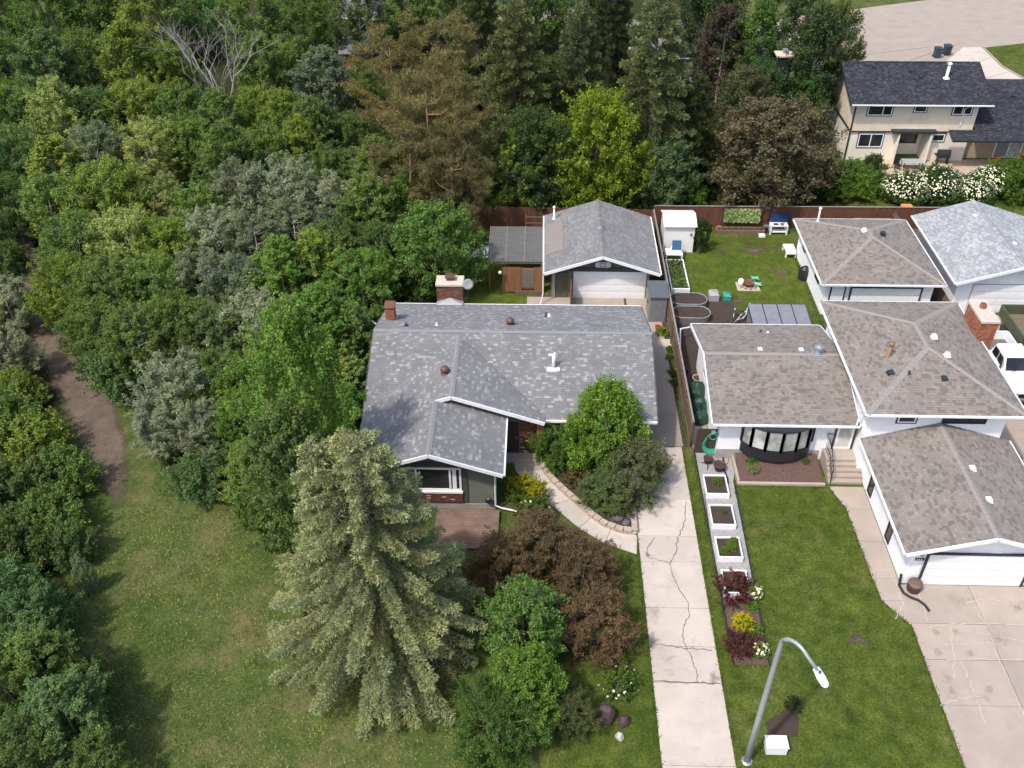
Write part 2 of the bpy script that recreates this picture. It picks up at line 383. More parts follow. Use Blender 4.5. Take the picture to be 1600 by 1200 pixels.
# ------------------------------------------------------------------ concrete
def slabs(root, xs, ys, m, z1=.03, seed=1, jig=.006, gap=.016, clip=None):
    rnd = random.Random(seed)
    for i in range(len(xs)-1):
        for j in range(len(ys)-1):
            x0, x1 = sorted((xs[i], xs[i+1])); y0, y1 = sorted((ys[j], ys[j+1]))
            obj('slab', MB().bbox(x0+gap/2, x1-gap/2, y0+gap/2, y1-gap/2, -.08, z1+rnd.uniform(-jig, jig), .012), m, root)
def crack(root, pts, m, z=.042, w=.03, seed=1, name='crack', sub=7, jit=.05):
    rnd = random.Random(seed); P = []
    for a, b in zip(pts, pts[1:]):
        a = S(*a); b = S(*b)
        for k in range(sub): P.append(a+(b-a)*k/sub+Vector((rnd.uniform(-jit, jit), rnd.uniform(-jit, jit), 0)))
    P.append(S(*pts[-1])); mb = MB(); V = []
    for i, p in enumerate(P):
        d = (P[min(i+1, len(P)-1)]-P[max(i-1, 0)]).normalized(); n = Vector((-d.y, d.x, 0))*w*rnd.uniform(.35, .8)
        V += [(p.x+n.x, p.y+n.y, z), (p.x-n.x, p.y-n.y, z)]
    mb.add(V, [(2*i, 2*i+1, 2*i+3, 2*i+2) for i in range(len(P)-1)])
    return obj(name, mb, m, root)
drv = structure('driveway', MB().box(5.12, 8.08, 10, 38.2, -.1, .002), M_joint)
ysd = [10, 13.2, 16.4, 19.6, S(1070, 1067).y, S(1060, 1010).y, S(1050, 950).y, S(1040, 878).y, S(1040, 838).y, S(1030, 780).y, 38.2]
slabs(drv, [5.15, 8.05], ysd, M_conc, seed=4)
crack(drv, [(1022, 842), (1010, 858), (1013, 871), (1046, 882), (1052, 905), (1075, 945), (1076, 962), (1069, 980), (1068, 1002), (1076, 1020), (1088, 1050), (1091, 1068)], M_crack, w=.026, seed=2)
crack(drv, [(1060, 840), (1055, 865), (1046, 882)], M_crack, w=.03, seed=3)
crack(drv, [(1072, 785), (1070, 815), (1061, 838)], M_crack, w=.03, seed=6)
crack(drv, [(1012, 1004), (1030, 1008), (1068, 1013), (1112, 1017)], M_crack, w=.03, seed=4)
crack(drv, [(1018, 1066), (1090, 1067), (1124, 1069)], M_crack, w=.036, seed=5)
side = structure('side_driveway', MB().box(5.9, 8.35, 38.24, 53.3, -.1, .002), M_joint)
slabs(side, [6.0, 8.15], [38.24, 41, 44.2, 47.6], M_conc3, seed=5)
slabs(side, [6.0, 8.15], [47.6, 50.4, 53.2], M_conc2, seed=6)
pat = structure('back_patio', MB().box(-.7, 5.86, 48, 53.3, -.1, .002), M_joint)
slabs(pat, [-.65, 2.6, 5.86], [48.05, 50.5, 53.1], M_conc2, seed=7)
# front walk, a curved band of slabs from the entry to the driveway
wl = [(795, 655), (797, 705), (806, 738), (830, 762), (862, 790), (905, 826), (945, 850), (995, 867)]
wr = [(846, 655), (845, 705), (850, 735), (872, 752), (900, 778), (928, 806), (955, 826), (996, 838)]
walk = structure('front_walk', MB().add([(*S(*p).xy, .006) for p in wl]+[(*S(*p).xy, .006) for p in wr[::-1]], [tuple(range(16))]), M_joint)
for i in range(len(wl)-1):
    a, b, c, d = S(*wl[i]), S(*wl[i+1]), S(*wr[i+1]), S(*wr[i]); ce = (a+b+c+d)/4
    q = [ce+(p-ce)*.985 for p in (a, b, c, d)]
    obj('slab', MB().prism([(p.x, p.y) for p in q], -.05, .05+.004*(i % 3)), M_conc if i > 1 else M_conc3, walk)
# neighbour's walk, drive and side pad
nw = structure('neighbour_walk', MB().add([(15.4, 35.2, .016), (15.9, 33.6, .016), (16.0, 28.1, .016), (17.1, 27.3, .016), (17.15, 35.2, .016)], [(0, 1, 2, 3, 4)]), M_joint)
ed = [(15.35, 35.3), (15.85, 33.7), (15.9, 31.5), (15.95, 29.2), (16.02, 27.9), (16.95, 26.5)]
for i in range(len(ed)-1):
    (x0, y0), (x1, y1) = ed[i], ed[i+1]; g = .008
    obj('slab', MB().prism([(x0, y0-g), (x1, y1+g), (17.12 if i < 4 else 16.96, y1+g), (17.12, y0-g)], -.05, .03+.003*(i % 2)), M_conc2, nw)
nd = structure('neighbour_driveway', MB().box(16.94, 30.2, 10, 28.9, -.1, .004), M_joint)
slabs(nd, [16.96, 20.25, 23.5, 26.8], [10, 13.3, 16.2, 19, S(1480, 1102).y, S(1480, 1031).y, S(1480, 975).y, 28.88], M_conc2, seed=9)
for k, pts in enumerate([[(1366, 892), (1392, 890)], [(1398, 905), (1410, 945), (1398, 968)], [(1436, 925), (1448, 972)], [(1430, 982), (1482, 976), (1535, 975), (1600, 977)],
        [(1510, 944), (1540, 936), (1575, 943)], [(1485, 982), (1490, 1025), (1490, 1060)], [(1500, 985), (1540, 992), (1600, 1004)], [(1525, 950), (1545, 990), (1560, 1030), (1575, 1065)],
        [(1470, 1008), (1510, 1008), (1547, 1004)], [(1478, 1031), (1600, 1031)], [(1502, 1034), (1512, 1060), (1522, 1085), (1540, 1133)], [(1470, 1102), (1500, 1092), (1535, 1088)], [(1590, 1095), (1600, 1120)]]):
    crack(nd if k > 0 else nw, pts, M_seal, z=.046, w=.026, seed=20+k, name='crack_sealant')
for k, (x, y, r) in enumerate([(1462, 988, .15), (1493, 988, .16), (1465, 1020, .19), (1516, 1021, .16), (1487, 1079, .17), (1546, 1077, .15)]):
    c = S(x, y); rr = random.Random(k)
    obj('stain', MB().add([(c.x+math.cos(a*.5236)*r*rr.uniform(.6, 1.1), c.y+math.sin(a*.5236)*r*1.2*rr.uniform(.6, 1.1), .0445) for a in range(12)], [tuple(range(12))]), M_oil, nd)
sp = structure('side_pad', MB().box(24.7, 32, 29, 51.5, -.1, .004), M_joint)
slabs(sp, [24.75, 28.4, 32], [29, 34.5, 40, 45.5, 51.5], M_conc2, seed=12)
# ------------------------------------------------------------------ gravel strip, beds
gv = structure('gravel_strip', MB().add([(8.72, 28.4, .018), (10.3, 28.4, .018), (10.45, 35.6, .018), (11.0, 37.9, .018), (8.72, 37.9, .018)], [(0, 1, 2, 3, 4)]), M_gravel)
obj('edging', MB().box(8.66, 8.72, 24.25, 37.9, 0, .06), M_black, gv); obj('edging', MB().extrude([(10.2, 24.25, 0), (10.26, 24.25, 0), (10.5, 35.6, 0), (10.44, 35.6, 0)], (0, 0, .06)), M_black, gv)
structure('shrub_bed', MB().add([(8.74, 24.3, .022), (10.2, 24.3, .022), (10.3, 28.7, .022), (8.74, 28.7, .022)], [(0, 1, 2, 3)]), M_mulch)
mb_ = MB().add([(10.75, 35.45, .12), (15.1, 35.45, .12), (15.1, 37.5, .46), (10.75, 37.5, .46)], [(0, 1, 2, 3)])
bed = structure('mulch_bed', mb_, M_mulch)
obj('edging', MB().box(10.6, 15.15, 35.28, 35.44, 0, .16), M_conc2, bed); obj('edging', MB().extrude([(10.6, 35.44, 0), (10.74, 35.44, 0), (10.74, 37.4, 0), (10.6, 37.4, 0)], (0, 0, .22)), M_conc2, bed)
sheet('soil_patch', [S(1050, 505), S(1050, 470), S(1100, 462), S(1140, 468), S(1160, 490), S(1180, 503), S(1180, 512), S(1052, 512)], M_soil, .02, .12, 8, step=.3)
sheet('side_yard', [(8.65, 37.9), (10.4, 37.9), (10.4, 47), (8.65, 47)], M_gravel, .016)
sheet('side_yard_soil', [(8.65, 42.6), (10.3, 42.6), (10.9, 47.5), (10.9, 50), (8.65, 50)], M_soil, .022, .08, 4, step=.4)
# back street, cul-de-sac and lawn at top right
sheet('back_street', [(24, 88), (30, 83.5), (60, 83.5), (120, 84), (120, 130), (60, 126), (24, 112)], M_conc2, .014, .05, 6, step=3)
isl = [(S(1535, 75).x, S(1535, 75).y), (S(1565, 104).x, S(1565, 104).y), (S(1600, 124).x, S(1600, 124).y), (75, 86), (85, 104), (62, 108)]
sheet('lawn', isl, M_lawn, .02)
st = MB().box(-60, 80, 2.5, 11, -.1, .006); structure('street', st, mat('asphalt', (.06, .06, .062), .9, .25, 4, bmp=.4))
sheet('pavement', [(-60, 11.05), (80, 11.05), (80, 12.6), (-60, 12.6)], M_conc, .034)

# bare patches worn into the lawns
for k, (x, y, r, nm) in enumerate(((1178, 392, 1.5, 'bare_patch'), (1222, 425, .9, 'bare_patch'), (1155, 470, .8, 'bare_patch'), (1340, 1000, .75, 'bare_patch'))):
    c = S(x, y); rr = random.Random(k+5); me_ = MB(); NR = 5; NA = 24
    for j in range(NR+1):
        for i in range(NA): a = i*2*math.pi/NA; q = r*j/NR*(1+.25*math.sin(3*a+k)); me_.v.append((c.x+q*math.cos(a)*1.3, c.y+q*math.sin(a)*.9, .017))
    for j in range(NR):
        for i in range(NA): me_.f.append((j*NA+i, j*NA+(i+1) % NA, (j+1)*NA+(i+1) % NA, (j+1)*NA+i))
    o_ = structure(nm, me_, m_); at_ = o_.data.color_attributes.new('tone', 'FLOAT_COLOR', 'POINT'); at_.data.foreach_set('color', np.repeat(np.array([.62*(1-j/NR) for j in range(NR+1) for i in range(NA)], np.float32), 4))

m2_, nt_, b_ = nodes('grime'); L(nt_, ramp(nt_, noise(nt_, 3, 6, .7, 'World'), [(.3, (.07, .06, .05)), (.7, (.16, .135, .115))]), b_.inputs['Base Color']); b_.inputs['Roughness'].default_value = .95
av_ = N(nt_, 'ShaderNodeAttribute', attribute_name='tone'); sm_ = mix(nt_, .5, av_.outputs['Color'], noise(nt_, 4.5, 8, .8, 'World')); L(nt_, ramp(nt_, sm_, [(.4, (0, 0, 0)), (.72, (.72, .72, .72))]), b_.inputs['Alpha'])
def grime(root, x, y, rx, ry, z, k, amt=.7):
    c = S(x, y); me_ = MB(); NR = 5; NA = 24
    for j in range(NR+1):
        for i in range(NA): a = i*2*math.pi/NA; q = j/NR*(1+.25*math.sin(3*a+k)); me_.v.append((c.x+q*math.cos(a)*rx, c.y+q*math.sin(a)*ry, z))
    for j in range(NR):
        for i in range(NA): me_.f.append((j*NA+i, j*NA+(i+1) % NA, (j+1)*NA+(i+1) % NA, (j+1)*NA+i))
    o_ = obj('stain', me_, m2_, root); at_ = o_.data.color_attributes.new('tone', 'FLOAT_COLOR', 'POINT'); at_.data.foreach_set('color', np.repeat(np.array([amt*(1-j/NR) for j in range(NR+1) for i in range(NA)], np.float32), 4))
for k, (x, y, rx, ry, am) in enumerate(((1022, 958, .75, 1.0, .55), (1016, 1003, .35, .45, .9), (1116, 1060, .5, .55, .7), (1012, 868, .4, .3, .7), (1050, 900, 1.0, 1.6, .4), (1085, 1000, .5, 1.8, .35), (1045, 1030, .9, .8, .4), (1030, 790, .8, 1.6, .4))): grime(drv, x, y, rx, ry, .0475, k, am)
for k, (x, y, rx, ry, am) in enumerate(((1500, 940, 1.6, 1.2, .45), (1560, 1000, 1.3, 1.6, .42), (1480, 1060, 1.0, 1.4, .4), (1540, 1090, 1.4, 1.2, .42), (1590, 950, 1.2, .9, .5))): grime(nd, x, y, rx, ry, .0485, k+20, am)
# pavement and kerb round the far lawn
pv = structure('pavement', MB().add([(*S(*p).xy, .018) for p in ((1478, 96), (1505, 74), (1535, 74), (1566, 104), (1600, 124), (1600, 134), (1545, 134), (1512, 118))], [tuple(range(8))]), M_conc)
kb = [S(1535, 74), S(1565, 104), S(1600, 124)]
for a, b in zip(kb, kb[1:]): obj('kerb', MB().bar(a+Vector((0, 0, .05)), b+Vector((0, 0, .05)), .18, .14), M_conc3, pv)
for (x0, y0), (x1, y1) in (((1498, 108), (1548, 90)), ((1530, 126), (1578, 112)), ((1350, 86), (1470, 72)), ((1420, 95), (1500, 68))): crack(pv, [(x0, y0), (x1, y1)], M_crack, .0245, .05, x0, 'joint', 5, .03)
# ------------------------------------------------------------------ plants
M_leaf = leaf_mat('leaf', .38); M_needle = leaf_mat('needle', .12, .3, .7, 1.4); M_bark = mat('bark', (.16, .14, .115), .95, .4, 6, bmp=.8, fine=20)
M_paleb = mat('pale bark', (.36, .34, .29), .9, .4, 5, bmp=.5, fine=20); M_pineb = mat('pine bark', (.3, .17, .09), .9, .4, 5, bmp=.6, fine=20)
def unit(n, rng):
    v = rng.normal(size=(n, 3)); return v/np.linalg.norm(v, axis=1)[:, None]
def leaves(pos, nrm, ln, wd, rng, tone=None, droop=0.):
    """one pointed four-cornered leaf at each position, lying across its normal"""
    n = len(pos); t = np.cross(nrm, unit(n, rng)); t /= np.linalg.norm(t, axis=1)[:, None]+1e-9; b = np.cross(nrm, t)
    l = (ln*rng.uniform(.65, 1.3, n))[:, None]; w_ = (wd*rng.uniform(.65, 1.3, n))[:, None]
    v = np.stack([pos-t*l/2, pos+b*w_/2+nrm*w_*.12, pos+t*l/2-nrm*l*droop, pos-b*w_/2+nrm*w_*.12], 1).reshape(-1, 3)
    return v
def quads_mesh(name, v, tone=None):
    n = len(v)//4; me = bpy.data.meshes.new(name); me.vertices.add(n*4); me.vertices.foreach_set('co', v.astype(np.float32).ravel())
    me.loops.add(n*4); me.loops.foreach_set('vertex_index', np.arange(n*4, dtype=np.int32)); me.polygons.add(n)
    me.polygons.foreach_set('loop_start', np.arange(0, n*4, 4, dtype=np.int32)); me.polygons.foreach_set('loop_total', np.full(n, 4, np.int32))
    me.update(calc_edges=True)
    c = np.ones((n*4, 4), np.float32)
    if tone is not None: c[:, :3] = np.repeat(tone, 4, axis=0)
    at = me.color_attributes.new('tone', 'FLOAT_COLOR', 'POINT'); at.data.foreach_set('color', c.ravel()); return me
def clump_crown(name, rng, h, r, base, nclump, leafn, ln, wd, shape='round', spread=.3, open_=0., up=.5, rag=.22, sig=.045, sub=6, flatz=1.):
    """crown of leafy shoots that fan out from branch ends; returns (mesh, branch ends)"""
    C = []; ph = rng.uniform(0, 6); P = []; Nn = []; T = []; per = leafn//nclump
    for q in range(nclump):
        t = (q+rng.uniform(0, 1))/nclump; t = t**.85
        if shape == 'round': prof = math.sqrt(max(.02, 1-(2*t-.85)**2/1.35))
        elif shape == 'oval': prof = math.sin(math.pi*min(1, .12+t*.86))**.7
        elif shape == 'flat': prof = max(.1, 1-(t-.5)**2*2.4)
        else: prof = (1-t*.55)*min(1, .55+2.2*t)
        a = q*2.39996+rng.uniform(-.5, .5); rr = r*prof*rng.uniform(.55, 1.)**.5*(1+rag*(.45*math.sin(3*a+ph)+.25*math.sin(5*a-ph+4*t))+rng.uniform(-rag, rag)*.3)
        p = np.array([rr*math.cos(a), rr*math.sin(a), base+(h-base)*t*rng.uniform(.93, 1.0)]); C.append((p, r*spread))
        zb = min(h*.7, max(base*.5, p[2]-.75*rr-.12*h)); b = np.array([0, 0, zb]); ax = p-b; L0 = np.linalg.norm(ax); axn = ax/(L0+1e-9)
        for k in range(sub):
            n = per//sub; s0 = rng.uniform(.55 if flatz == 1 else .78, 1.); d = axn*.75+unit(1, rng)[0]*.75+np.array([0, 0, up*.7]); d[2] *= flatz; d /= np.linalg.norm(d); l = r*spread*rng.uniform(.7, 1.35)
            tt = rng.uniform(0, 1, n)**.8; q_ = b+ax*s0+d*(l*tt)[:, None]+rng.normal(size=(n, 3))*[1, 1, .4+.6*flatz]*r*sig*(1.15-.6*tt)[:, None]; P.append(q_)
            nn = unit(n, rng)*.8+d*.3+np.array([0, 0, up]); Nn.append(nn/np.linalg.norm(nn, axis=1)[:, None]); kk = rng.uniform(.84, 1.18)
            T.append(np.tile([kk*rng.uniform(.9, 1.12), kk, kk*rng.uniform(.88, 1.12)], (n, 1)))
    P = np.concatenate(P); Nn = np.concatenate(Nn); T = np.concatenate(T); P[:, 2] = np.maximum(P[:, 2], .03)
    return quads_mesh(name, leaves(P, Nn, ln, wd, rng, droop=.15), T), C
def limbs(C, base, h, tr, rng, nl=10, lean=0.):
    """trunk and main limbs running to some of the clumps"""
    mb = MB(); top = h*.82
    tp = [(0, 0, -.15), (lean*.2+rng.uniform(-.1, .1), rng.uniform(-.1, .1), base*.6+.2), (lean*.6, rng.uniform(-.2, .2), (base+top)/2), (lean, rng.uniform(-.2, .2), top)]
    mb.tube(tp, [tr*1.25, tr*.9, tr*.55, tr*.15], 7)
    for i in rng.permutation(len(C))[:nl]:
        p = Vector(C[i][0]); z = min(top*.9, max(base*.5, p.z-.45*math.hypot(p.x, p.y)-.4)); s = Vector((lean*z/h, 0, z)); m = (s+p)/2+Vector((rng.uniform(-.3, .3), rng.uniform(-.3, .3), -.12*(p-s).length))
        mb.tube([s, m, p], [tr*.42, tr*.26, tr*.07], 5)
    return mb
PROTO = {}
def make_tree(key, seed, h, r, base, nclump, leafn, ln, wd, tr=.16, shape='round', bark=None, nl=10, lmat=None, **kw):
    rng = np.random.default_rng(seed); me, C = clump_crown('crown', rng, h, r, base, nclump, leafn, ln, wd, shape, **kw)
    me.materials.append(lmat or M_leaf); tm = limbs(C, base, h, tr, rng, nl).mesh('trunk', True); tm.materials.append(bark or M_bark)
    PROTO[key] = (me, tm, h, r)
def plant(key, name, label, cat, loc, h=None, r=None, color=(.06, .1, .025), rot=None, group=None, crown='crown', trunk='trunk'):
    me, tm, h0, r0 = PROTO[key]; sx = (r or r0)/r0; sz = (h or h0)/h0
    t = thing(name, label, cat, (loc[0], loc[1], loc[2] if len(loc) > 2 else 0), group)
    rot = random.uniform(0, 6.28) if rot is None else rot
    for nm, m_ in ((crown, me), (trunk, tm)):
        if m_ is None: continue
        o = bpy.data.objects.new(nm, m_); col.objects.link(o); o.parent = t; o.rotation_euler = (0, 0, rot); o.scale = (sx, sx*random.uniform(.94, 1.06), sz); o.color = (*color, 1)
    return t
make_tree('round1', 1, 9, 4, 1.2, 130, 32000, .21, .125, shape='round', spread=.24, rag=.35)
make_tree('round2', 2, 9, 4, 1.0, 110, 32000, .2, .12, shape='round', spread=.28, rag=.5)
make_tree('oval1', 3, 11, 3.2, 1.2, 120, 30000, .2, .12, shape='oval', spread=.3, rag=.4, bark=M_paleb, up=.8)
make_tree('oval2', 4, 12, 3.4, 1.5, 110, 30000, .19, .115, shape='oval', spread=.34, rag=.5, bark=M_paleb, up=.9)
make_tree('flat1', 5, 10, 4.2, 1.6, 120, 32000, .21, .125, shape='flat', spread=.26, rag=.45, bark=M_paleb, up=.7)
make_tree('open1', 6, 11, 3.8, 1.3, 100, 28000, .2, .11, shape='flat', spread=.3, rag=.55, bark=M_paleb, nl=16, up=.7)
make_tree('slim1', 7, 12, 2.3, 1, 100, 24000, .19, .12, shape='oval', spread=.36, rag=.35, bark=M_paleb, up=.9)
make_tree('fine1', 8, 6, 3.2, .2, 130, 36000, .14, .085, shape='round', spread=.26, rag=.45)     # small-leaved garden trees
make_tree('fine2', 9, 6, 3, .2, 150, 40000, .16, .105, shape='oval', spread=.22, rag=.22)
make_tree('shrub1', 10, 1.6, 1, .05, 40, 6000, .1, .065, tr=.04, shape='round', spread=.3)
make_tree('shrub2', 12, 1.2, .8, .03, 34, 4200, .11, .045, tr=.03, shape='flat', spread=.4, rag=.5)
make_tree('bush1', 13, 3.2, 2.6, .1, 90, 18000, .16, .095, tr=.07, shape='round', spread=.26, rag=.5)
make_tree('bush2', 14, 3.6, 2.4, .1, 80, 17000, .17, .1, tr=.07, shape='flat', spread=.28, rag=.5)
make_tree('pine1', 15, 11, 4.2, 2.0, 34, 38000, .24, .045, tr=.14, shape='flat', spread=.28, rag=.8, bark=M_pineb, nl=14, lmat=M_needle, up=.12, sig=.055, sub=9, flatz=.25)
make_tree('pine2', 16, 12, 3.9, 1.6, 38, 38000, .24, .045, tr=.14, shape='oval', spread=.3, rag=.8, bark=M_pineb, nl=14, lmat=M_needle, up=.12, sig=.055, sub=9, flatz=.25)
def spruce_mesh(seed, h, R, whorl=.5, per=7, tuft=.17, tw=.05, dens=1., droop=.34, side=True, top2=None, fat=.26, brown=.1, pw=.8):
    """whorls of drooping branches, each a brush of short needle sprays with side shoots"""
    rng = np.random.default_rng(seed); A = []; B = []; Nn = []; T = []; wood = MB()
    stems = [((0, 0), h, 1.)]+([top2] if top2 else [])
    for (sx, sy), hh, sc_ in stems:
        wood.tube([(sx*.2, sy*.2, -.2), (sx*.7, sy*.7, hh*.5), (sx, sy, hh*.98)], [.24*sc_, .15*sc_, .02], 7)
        z = hh-.25; lvl = 0; az0 = rng.uniform(0, 6)
        while z > (.5 if sc_ == 1 else h*.55):
            t = (hh-z)/hh; Lr = R*sc_*(t**pw)*1.05+.12; nb = int(per*(.62+.95*t)); az0 += .9
            for k in range(nb):
                az = az0+2*math.pi*k/nb+rng.uniform(-.25, .25); ln = Lr*rng.uniform(.8, 1.06); zz = z+rng.uniform(-.22, .22)
                d = np.array([math.cos(az), math.sin(az), 0]); ns = max(3, int(ln/.3)); o = np.array([sx*(zz/hh), sy*(zz/hh), zz])
                up0 = .75*(1-t)**2
                def pt(s): return o+d*ln*s+np.array([0, 0, ln*(up0*s-droop*(1-.6*(1-t))*s**1.4+.3*max(0, s-.62))])
                wood.tube([pt(0), pt(.5), pt(1)], [.05, .03, .008], 4, False)
                def brush(f, l0, rad, n):
                    s = rng.uniform(.12, 1, n)**.8; c = np.array([f(x) for x in s]); e = np.array([f(min(1.04, x+.05)) for x in s])-c
                    e /= np.linalg.norm(e, axis=1)[:, None]+1e-9; q = unit(n, rng); q[:, 2] = np.abs(q[:, 2])*.9-.25; q -= e*(q*e).sum(1)[:, None]; q /= np.linalg.norm(q, axis=1)[:, None]+1e-9
                    rr = (rad*(1-.6*s**3)*rng.uniform(.5, 1, n))[:, None]
                    A.append(c+q*rr); B.append(q*.75+e*.65+unit(n, rng)*.25); Nn.append(q); kk = rng.uniform(.82, 1.16)
                    tn = np.tile([kk, kk, kk*.97], (n, 1)); tn *= np.where(s > .88, 1.18, 1.)[:, None]
                    if rng.random() < brown: tn *= np.array([1.1, .93, .78])
                    T.append(tn)
                brush(pt, ln, fat*(.55+.62*t), int(85*dens*ln*(.7+.3*t)))
                if side and ln > .7:
                    for j in range(int(ln/.32)):
                        s0 = .25+.7*(j+.5)/max(1, int(ln/.32)); sd = (-1)**j; l2 = min(.36, .2*ln*(1.15-s0)+.12); dv = d*.85+np.array([-d[1], d[0], 0])*sd*.6+np.array([0, 0, -.35])
                        c0 = pt(s0); brush(lambda s, c0=c0, dv=dv, l2=l2: c0+dv*l2*s+np.array([0, 0, -.15*l2*s*s]), l2, fat*.62, int(62*dens*l2))
            z -= whorl*(.55+.55*t)*rng.uniform(.85, 1.15); lvl += 1
    A = np.concatenate(A); B = np.concatenate(B); B /= np.linalg.norm(B, axis=1)[:, None]; Nn = np.concatenate(Nn); T = np.concatenate(T); n = len(A)
    w_ = np.cross(B, Nn+unit(n, rng)*.6); w_ /= np.linalg.norm(w_, axis=1)[:, None]+1e-9
    l = (tuft*rng.uniform(.6, 1.25, n))[:, None]; tw2 = tw*rng.uniform(.7, 1.3, n)[:, None]
    v = np.stack([A-w_*tw2*.5, A+w_*tw2*.5, A+B*l+w_*tw2*.22, A+B*l-w_*tw2*.22], 1).reshape(-1, 3)
    me = quads_mesh('crown', v, T); me.materials.append(M_needle); tm = wood.mesh('trunk'); tm.materials.append(M_bark); return me, tm
PROTO['spruce_big'] = (*spruce_mesh(21, 12.6, 5.25, .6, 10, .1, .038, 2.6, .44, True, ((-1.7, .1), 12.2, .55), .33, .12, .7), 12.6, 4.5)
PROTO['spruce'] = (*spruce_mesh(22, 15, 3.9, .95, 8, .16, .065, 2.0, .62, True, None, .42, .03, .55), 15, 3.7)
PROTO['spruce2'] = (*spruce_mesh(23, 14, 3.5, .9, 8, .17, .07, 1.7, .55, True, None, .4, .03, .55), 14, 3.3)
# ------------------------------------------------------------------ the wood on the left
CC = {'G': ((.098, .146, .04), 'mid-green'), 'B': ((.088, .155, .03), 'fresh green'), 'Y': ((.13, .172, .034), 'yellow-green'), 'P': ((.165, .205, .07), 'pale green'),
      'D': ((.07, .105, .034), 'dark green'), 'S': ((.165, .19, .135), 'silver-grey'), 'T': ((.11, .135, .09), 'dull grey-green'), 'U': ((.085, .14, .055), 'bluish green')}
ORD = ['first', 'second', 'third', 'fourth', 'fifth', 'sixth', 'seventh', 'eighth', 'ninth', 'tenth', 'eleventh', 'twelfth', 'thirteenth', 'fourteenth', 'fifteenth', 'sixteenth', 'seventeenth']
def depth(p): 
    d = CM.transposed() @ (Vector(p)-Vector((0, 0, CAM_H))); return -d.z
KEYS = {'r': ('round1', 'round2'), 'o': ('oval1', 'oval2'), 'f': ('flat1', 'flat1'), 'p': ('open1', 'open1'), 's': ('slim1', 'slim1'), 'b': ('bush1', 'bush2')}
SHAPE = {'r': 'rounded', 'o': 'tall oval', 'f': 'spreading', 'p': 'open, twiggy', 's': 'slender upright', 'b': 'low bushy'}
def row(spec, where, group, cat='tree', name='leafy_tree', hmax=13.):
    for i, (x, y, wp, k, c) in enumerate(spec):
        h = 9.
        for _ in range(3):
            p = S(x, y, h*.62); r = wp*depth(p)/FPX; h = min(hmax, max(2.2, r*(3.2 if k in 'os' else 2.5 if k != 'b' else 1.5)))
        key = KEYS[k][(i+len(spec)) % 2]; cc, cn = CC[c]; v = random.uniform(.88, 1.14); q = random.uniform(.94, 1.06)
        plant(key, name, f'{cn} {SHAPE[k]} {cat}, {ORD[i]} from left in {where}', cat, (p.x, p.y, 0), h, r*1.2, (cc[0]*v*q, cc[1]*v, cc[2]*v), group=group)
GW = 'trees of the wood'
row([(-10, 25, 45, 'r', 'D'), (70, 20, 45, 'o', 'G'), (150, 15, 48, 'r', 'G'), (235, 22, 45, 'o', 'Y'), (310, 12, 45, 'r', 'U'), (395, 25, 45, 'o', 'G'), (470, 15, 42, 'r', 'G'), (560, 20, 45, 'o', 'D'), (640, 5, 45, 'r', 'G'), (730, 8, 45, 'o', 'D'), (830, 0, 48, 'r', 'D'), (920, 5, 40, 'o', 'D')],
    'the wood\'s farthest row', GW)
row([(12, 92, 40, 'r', 'D'), (72, 100, 42, 'o', 'U'), (135, 92, 42, 'r', 'G'), (200, 88, 44, 'o', 'Y'), (258, 108, 40, 'r', 'Y'), (405, 100, 38, 'o', 'G'), (452, 92, 36, 'r', 'G'), (505, 128, 42, 'o', 'T'), (566, 130, 30, 'r', 'G')], 'the wood\'s second farthest row', GW)
row([(25, 172, 42, 'r', 'G'), (92, 178, 42, 'o', 'P'), (150, 178, 40, 'r', 'U'), (212, 168, 44, 'f', 'Y'), (280, 178, 42, 'r', 'G'), (345, 192, 40, 'o', 'G'), (402, 175, 38, 'r', 'Y'), (448, 188, 36, 'o', 'Y'), (492, 205, 40, 'o', 'D'), (548, 215, 38, 'r', 'D')], 'the wood\'s third farthest row', GW)
row([(22, 242, 44, 'r', 'U'), (85, 262, 40, 's', 'Y'), (150, 240, 46, 'p', 'T'), (235, 232, 46, 'p', 'P'), (300, 225, 42, 'r', 'G'), (358, 245, 42, 'o', 'G'), (418, 238, 40, 'r', 'G'), (470, 228, 36, 'o', 'Y'), (522, 268, 38, 'r', 'D'), (590, 265, 40, 'o', 'G')], 'the wood\'s fourth farthest row', GW)
row([(18, 318, 44, 'r', 'D'), (78, 322, 40, 'o', 'G'), (165, 308, 58, 'f', 'Y'), (250, 318, 44, 'p', 'P'), (312, 330, 42, 'r', 'G'), (375, 302, 48, 'p', 'T'), (442, 300, 54, 'p', 'S'), (505, 318, 48, 'p', 'S'), (575, 325, 44, 'o', 'G'), (628, 318, 34, 'o', 'B')], 'the wood\'s fifth farthest row', GW)
row([(120, 382, 50, 'f', 'G'), (195, 378, 52, 'f', 'P'), (262, 385, 46, 'r', 'Y'), (335, 372, 48, 'p', 'S'), (400, 378, 48, 'p', 'T'), (460, 360, 46, 'p', 'T'), (522, 385, 44, 'r', 'D'), (588, 385, 38, 'r', 'D')], 'the wood\'s sixth farthest row', GW)
row([(105, 445, 48, 'r', 'Y'), (172, 452, 52, 'f', 'G'), (240, 450, 50, 'r', 'G'), (318, 438, 48, 'p', 'T'), (378, 452, 48, 'p', 'T'), (440, 428, 48, 'o', 'B'), (492, 415, 46, 'o', 'Y'), (565, 440, 52, 'f', 'B')], 'the wood\'s seventh farthest row', GW)
row([(150, 512, 46, 'r', 'G'), (212, 525, 50, 'f', 'G'), (280, 505, 48, 'r', 'G'), (338, 520, 46, 'f', 'D'), (395, 508, 50, 'p', 'S'), (452, 520, 46, 'o', 'G'), (505, 500, 48, 'o', 'B'), (552, 520, 38, 'o', 'G')], 'the wood\'s eighth farthest row', GW)
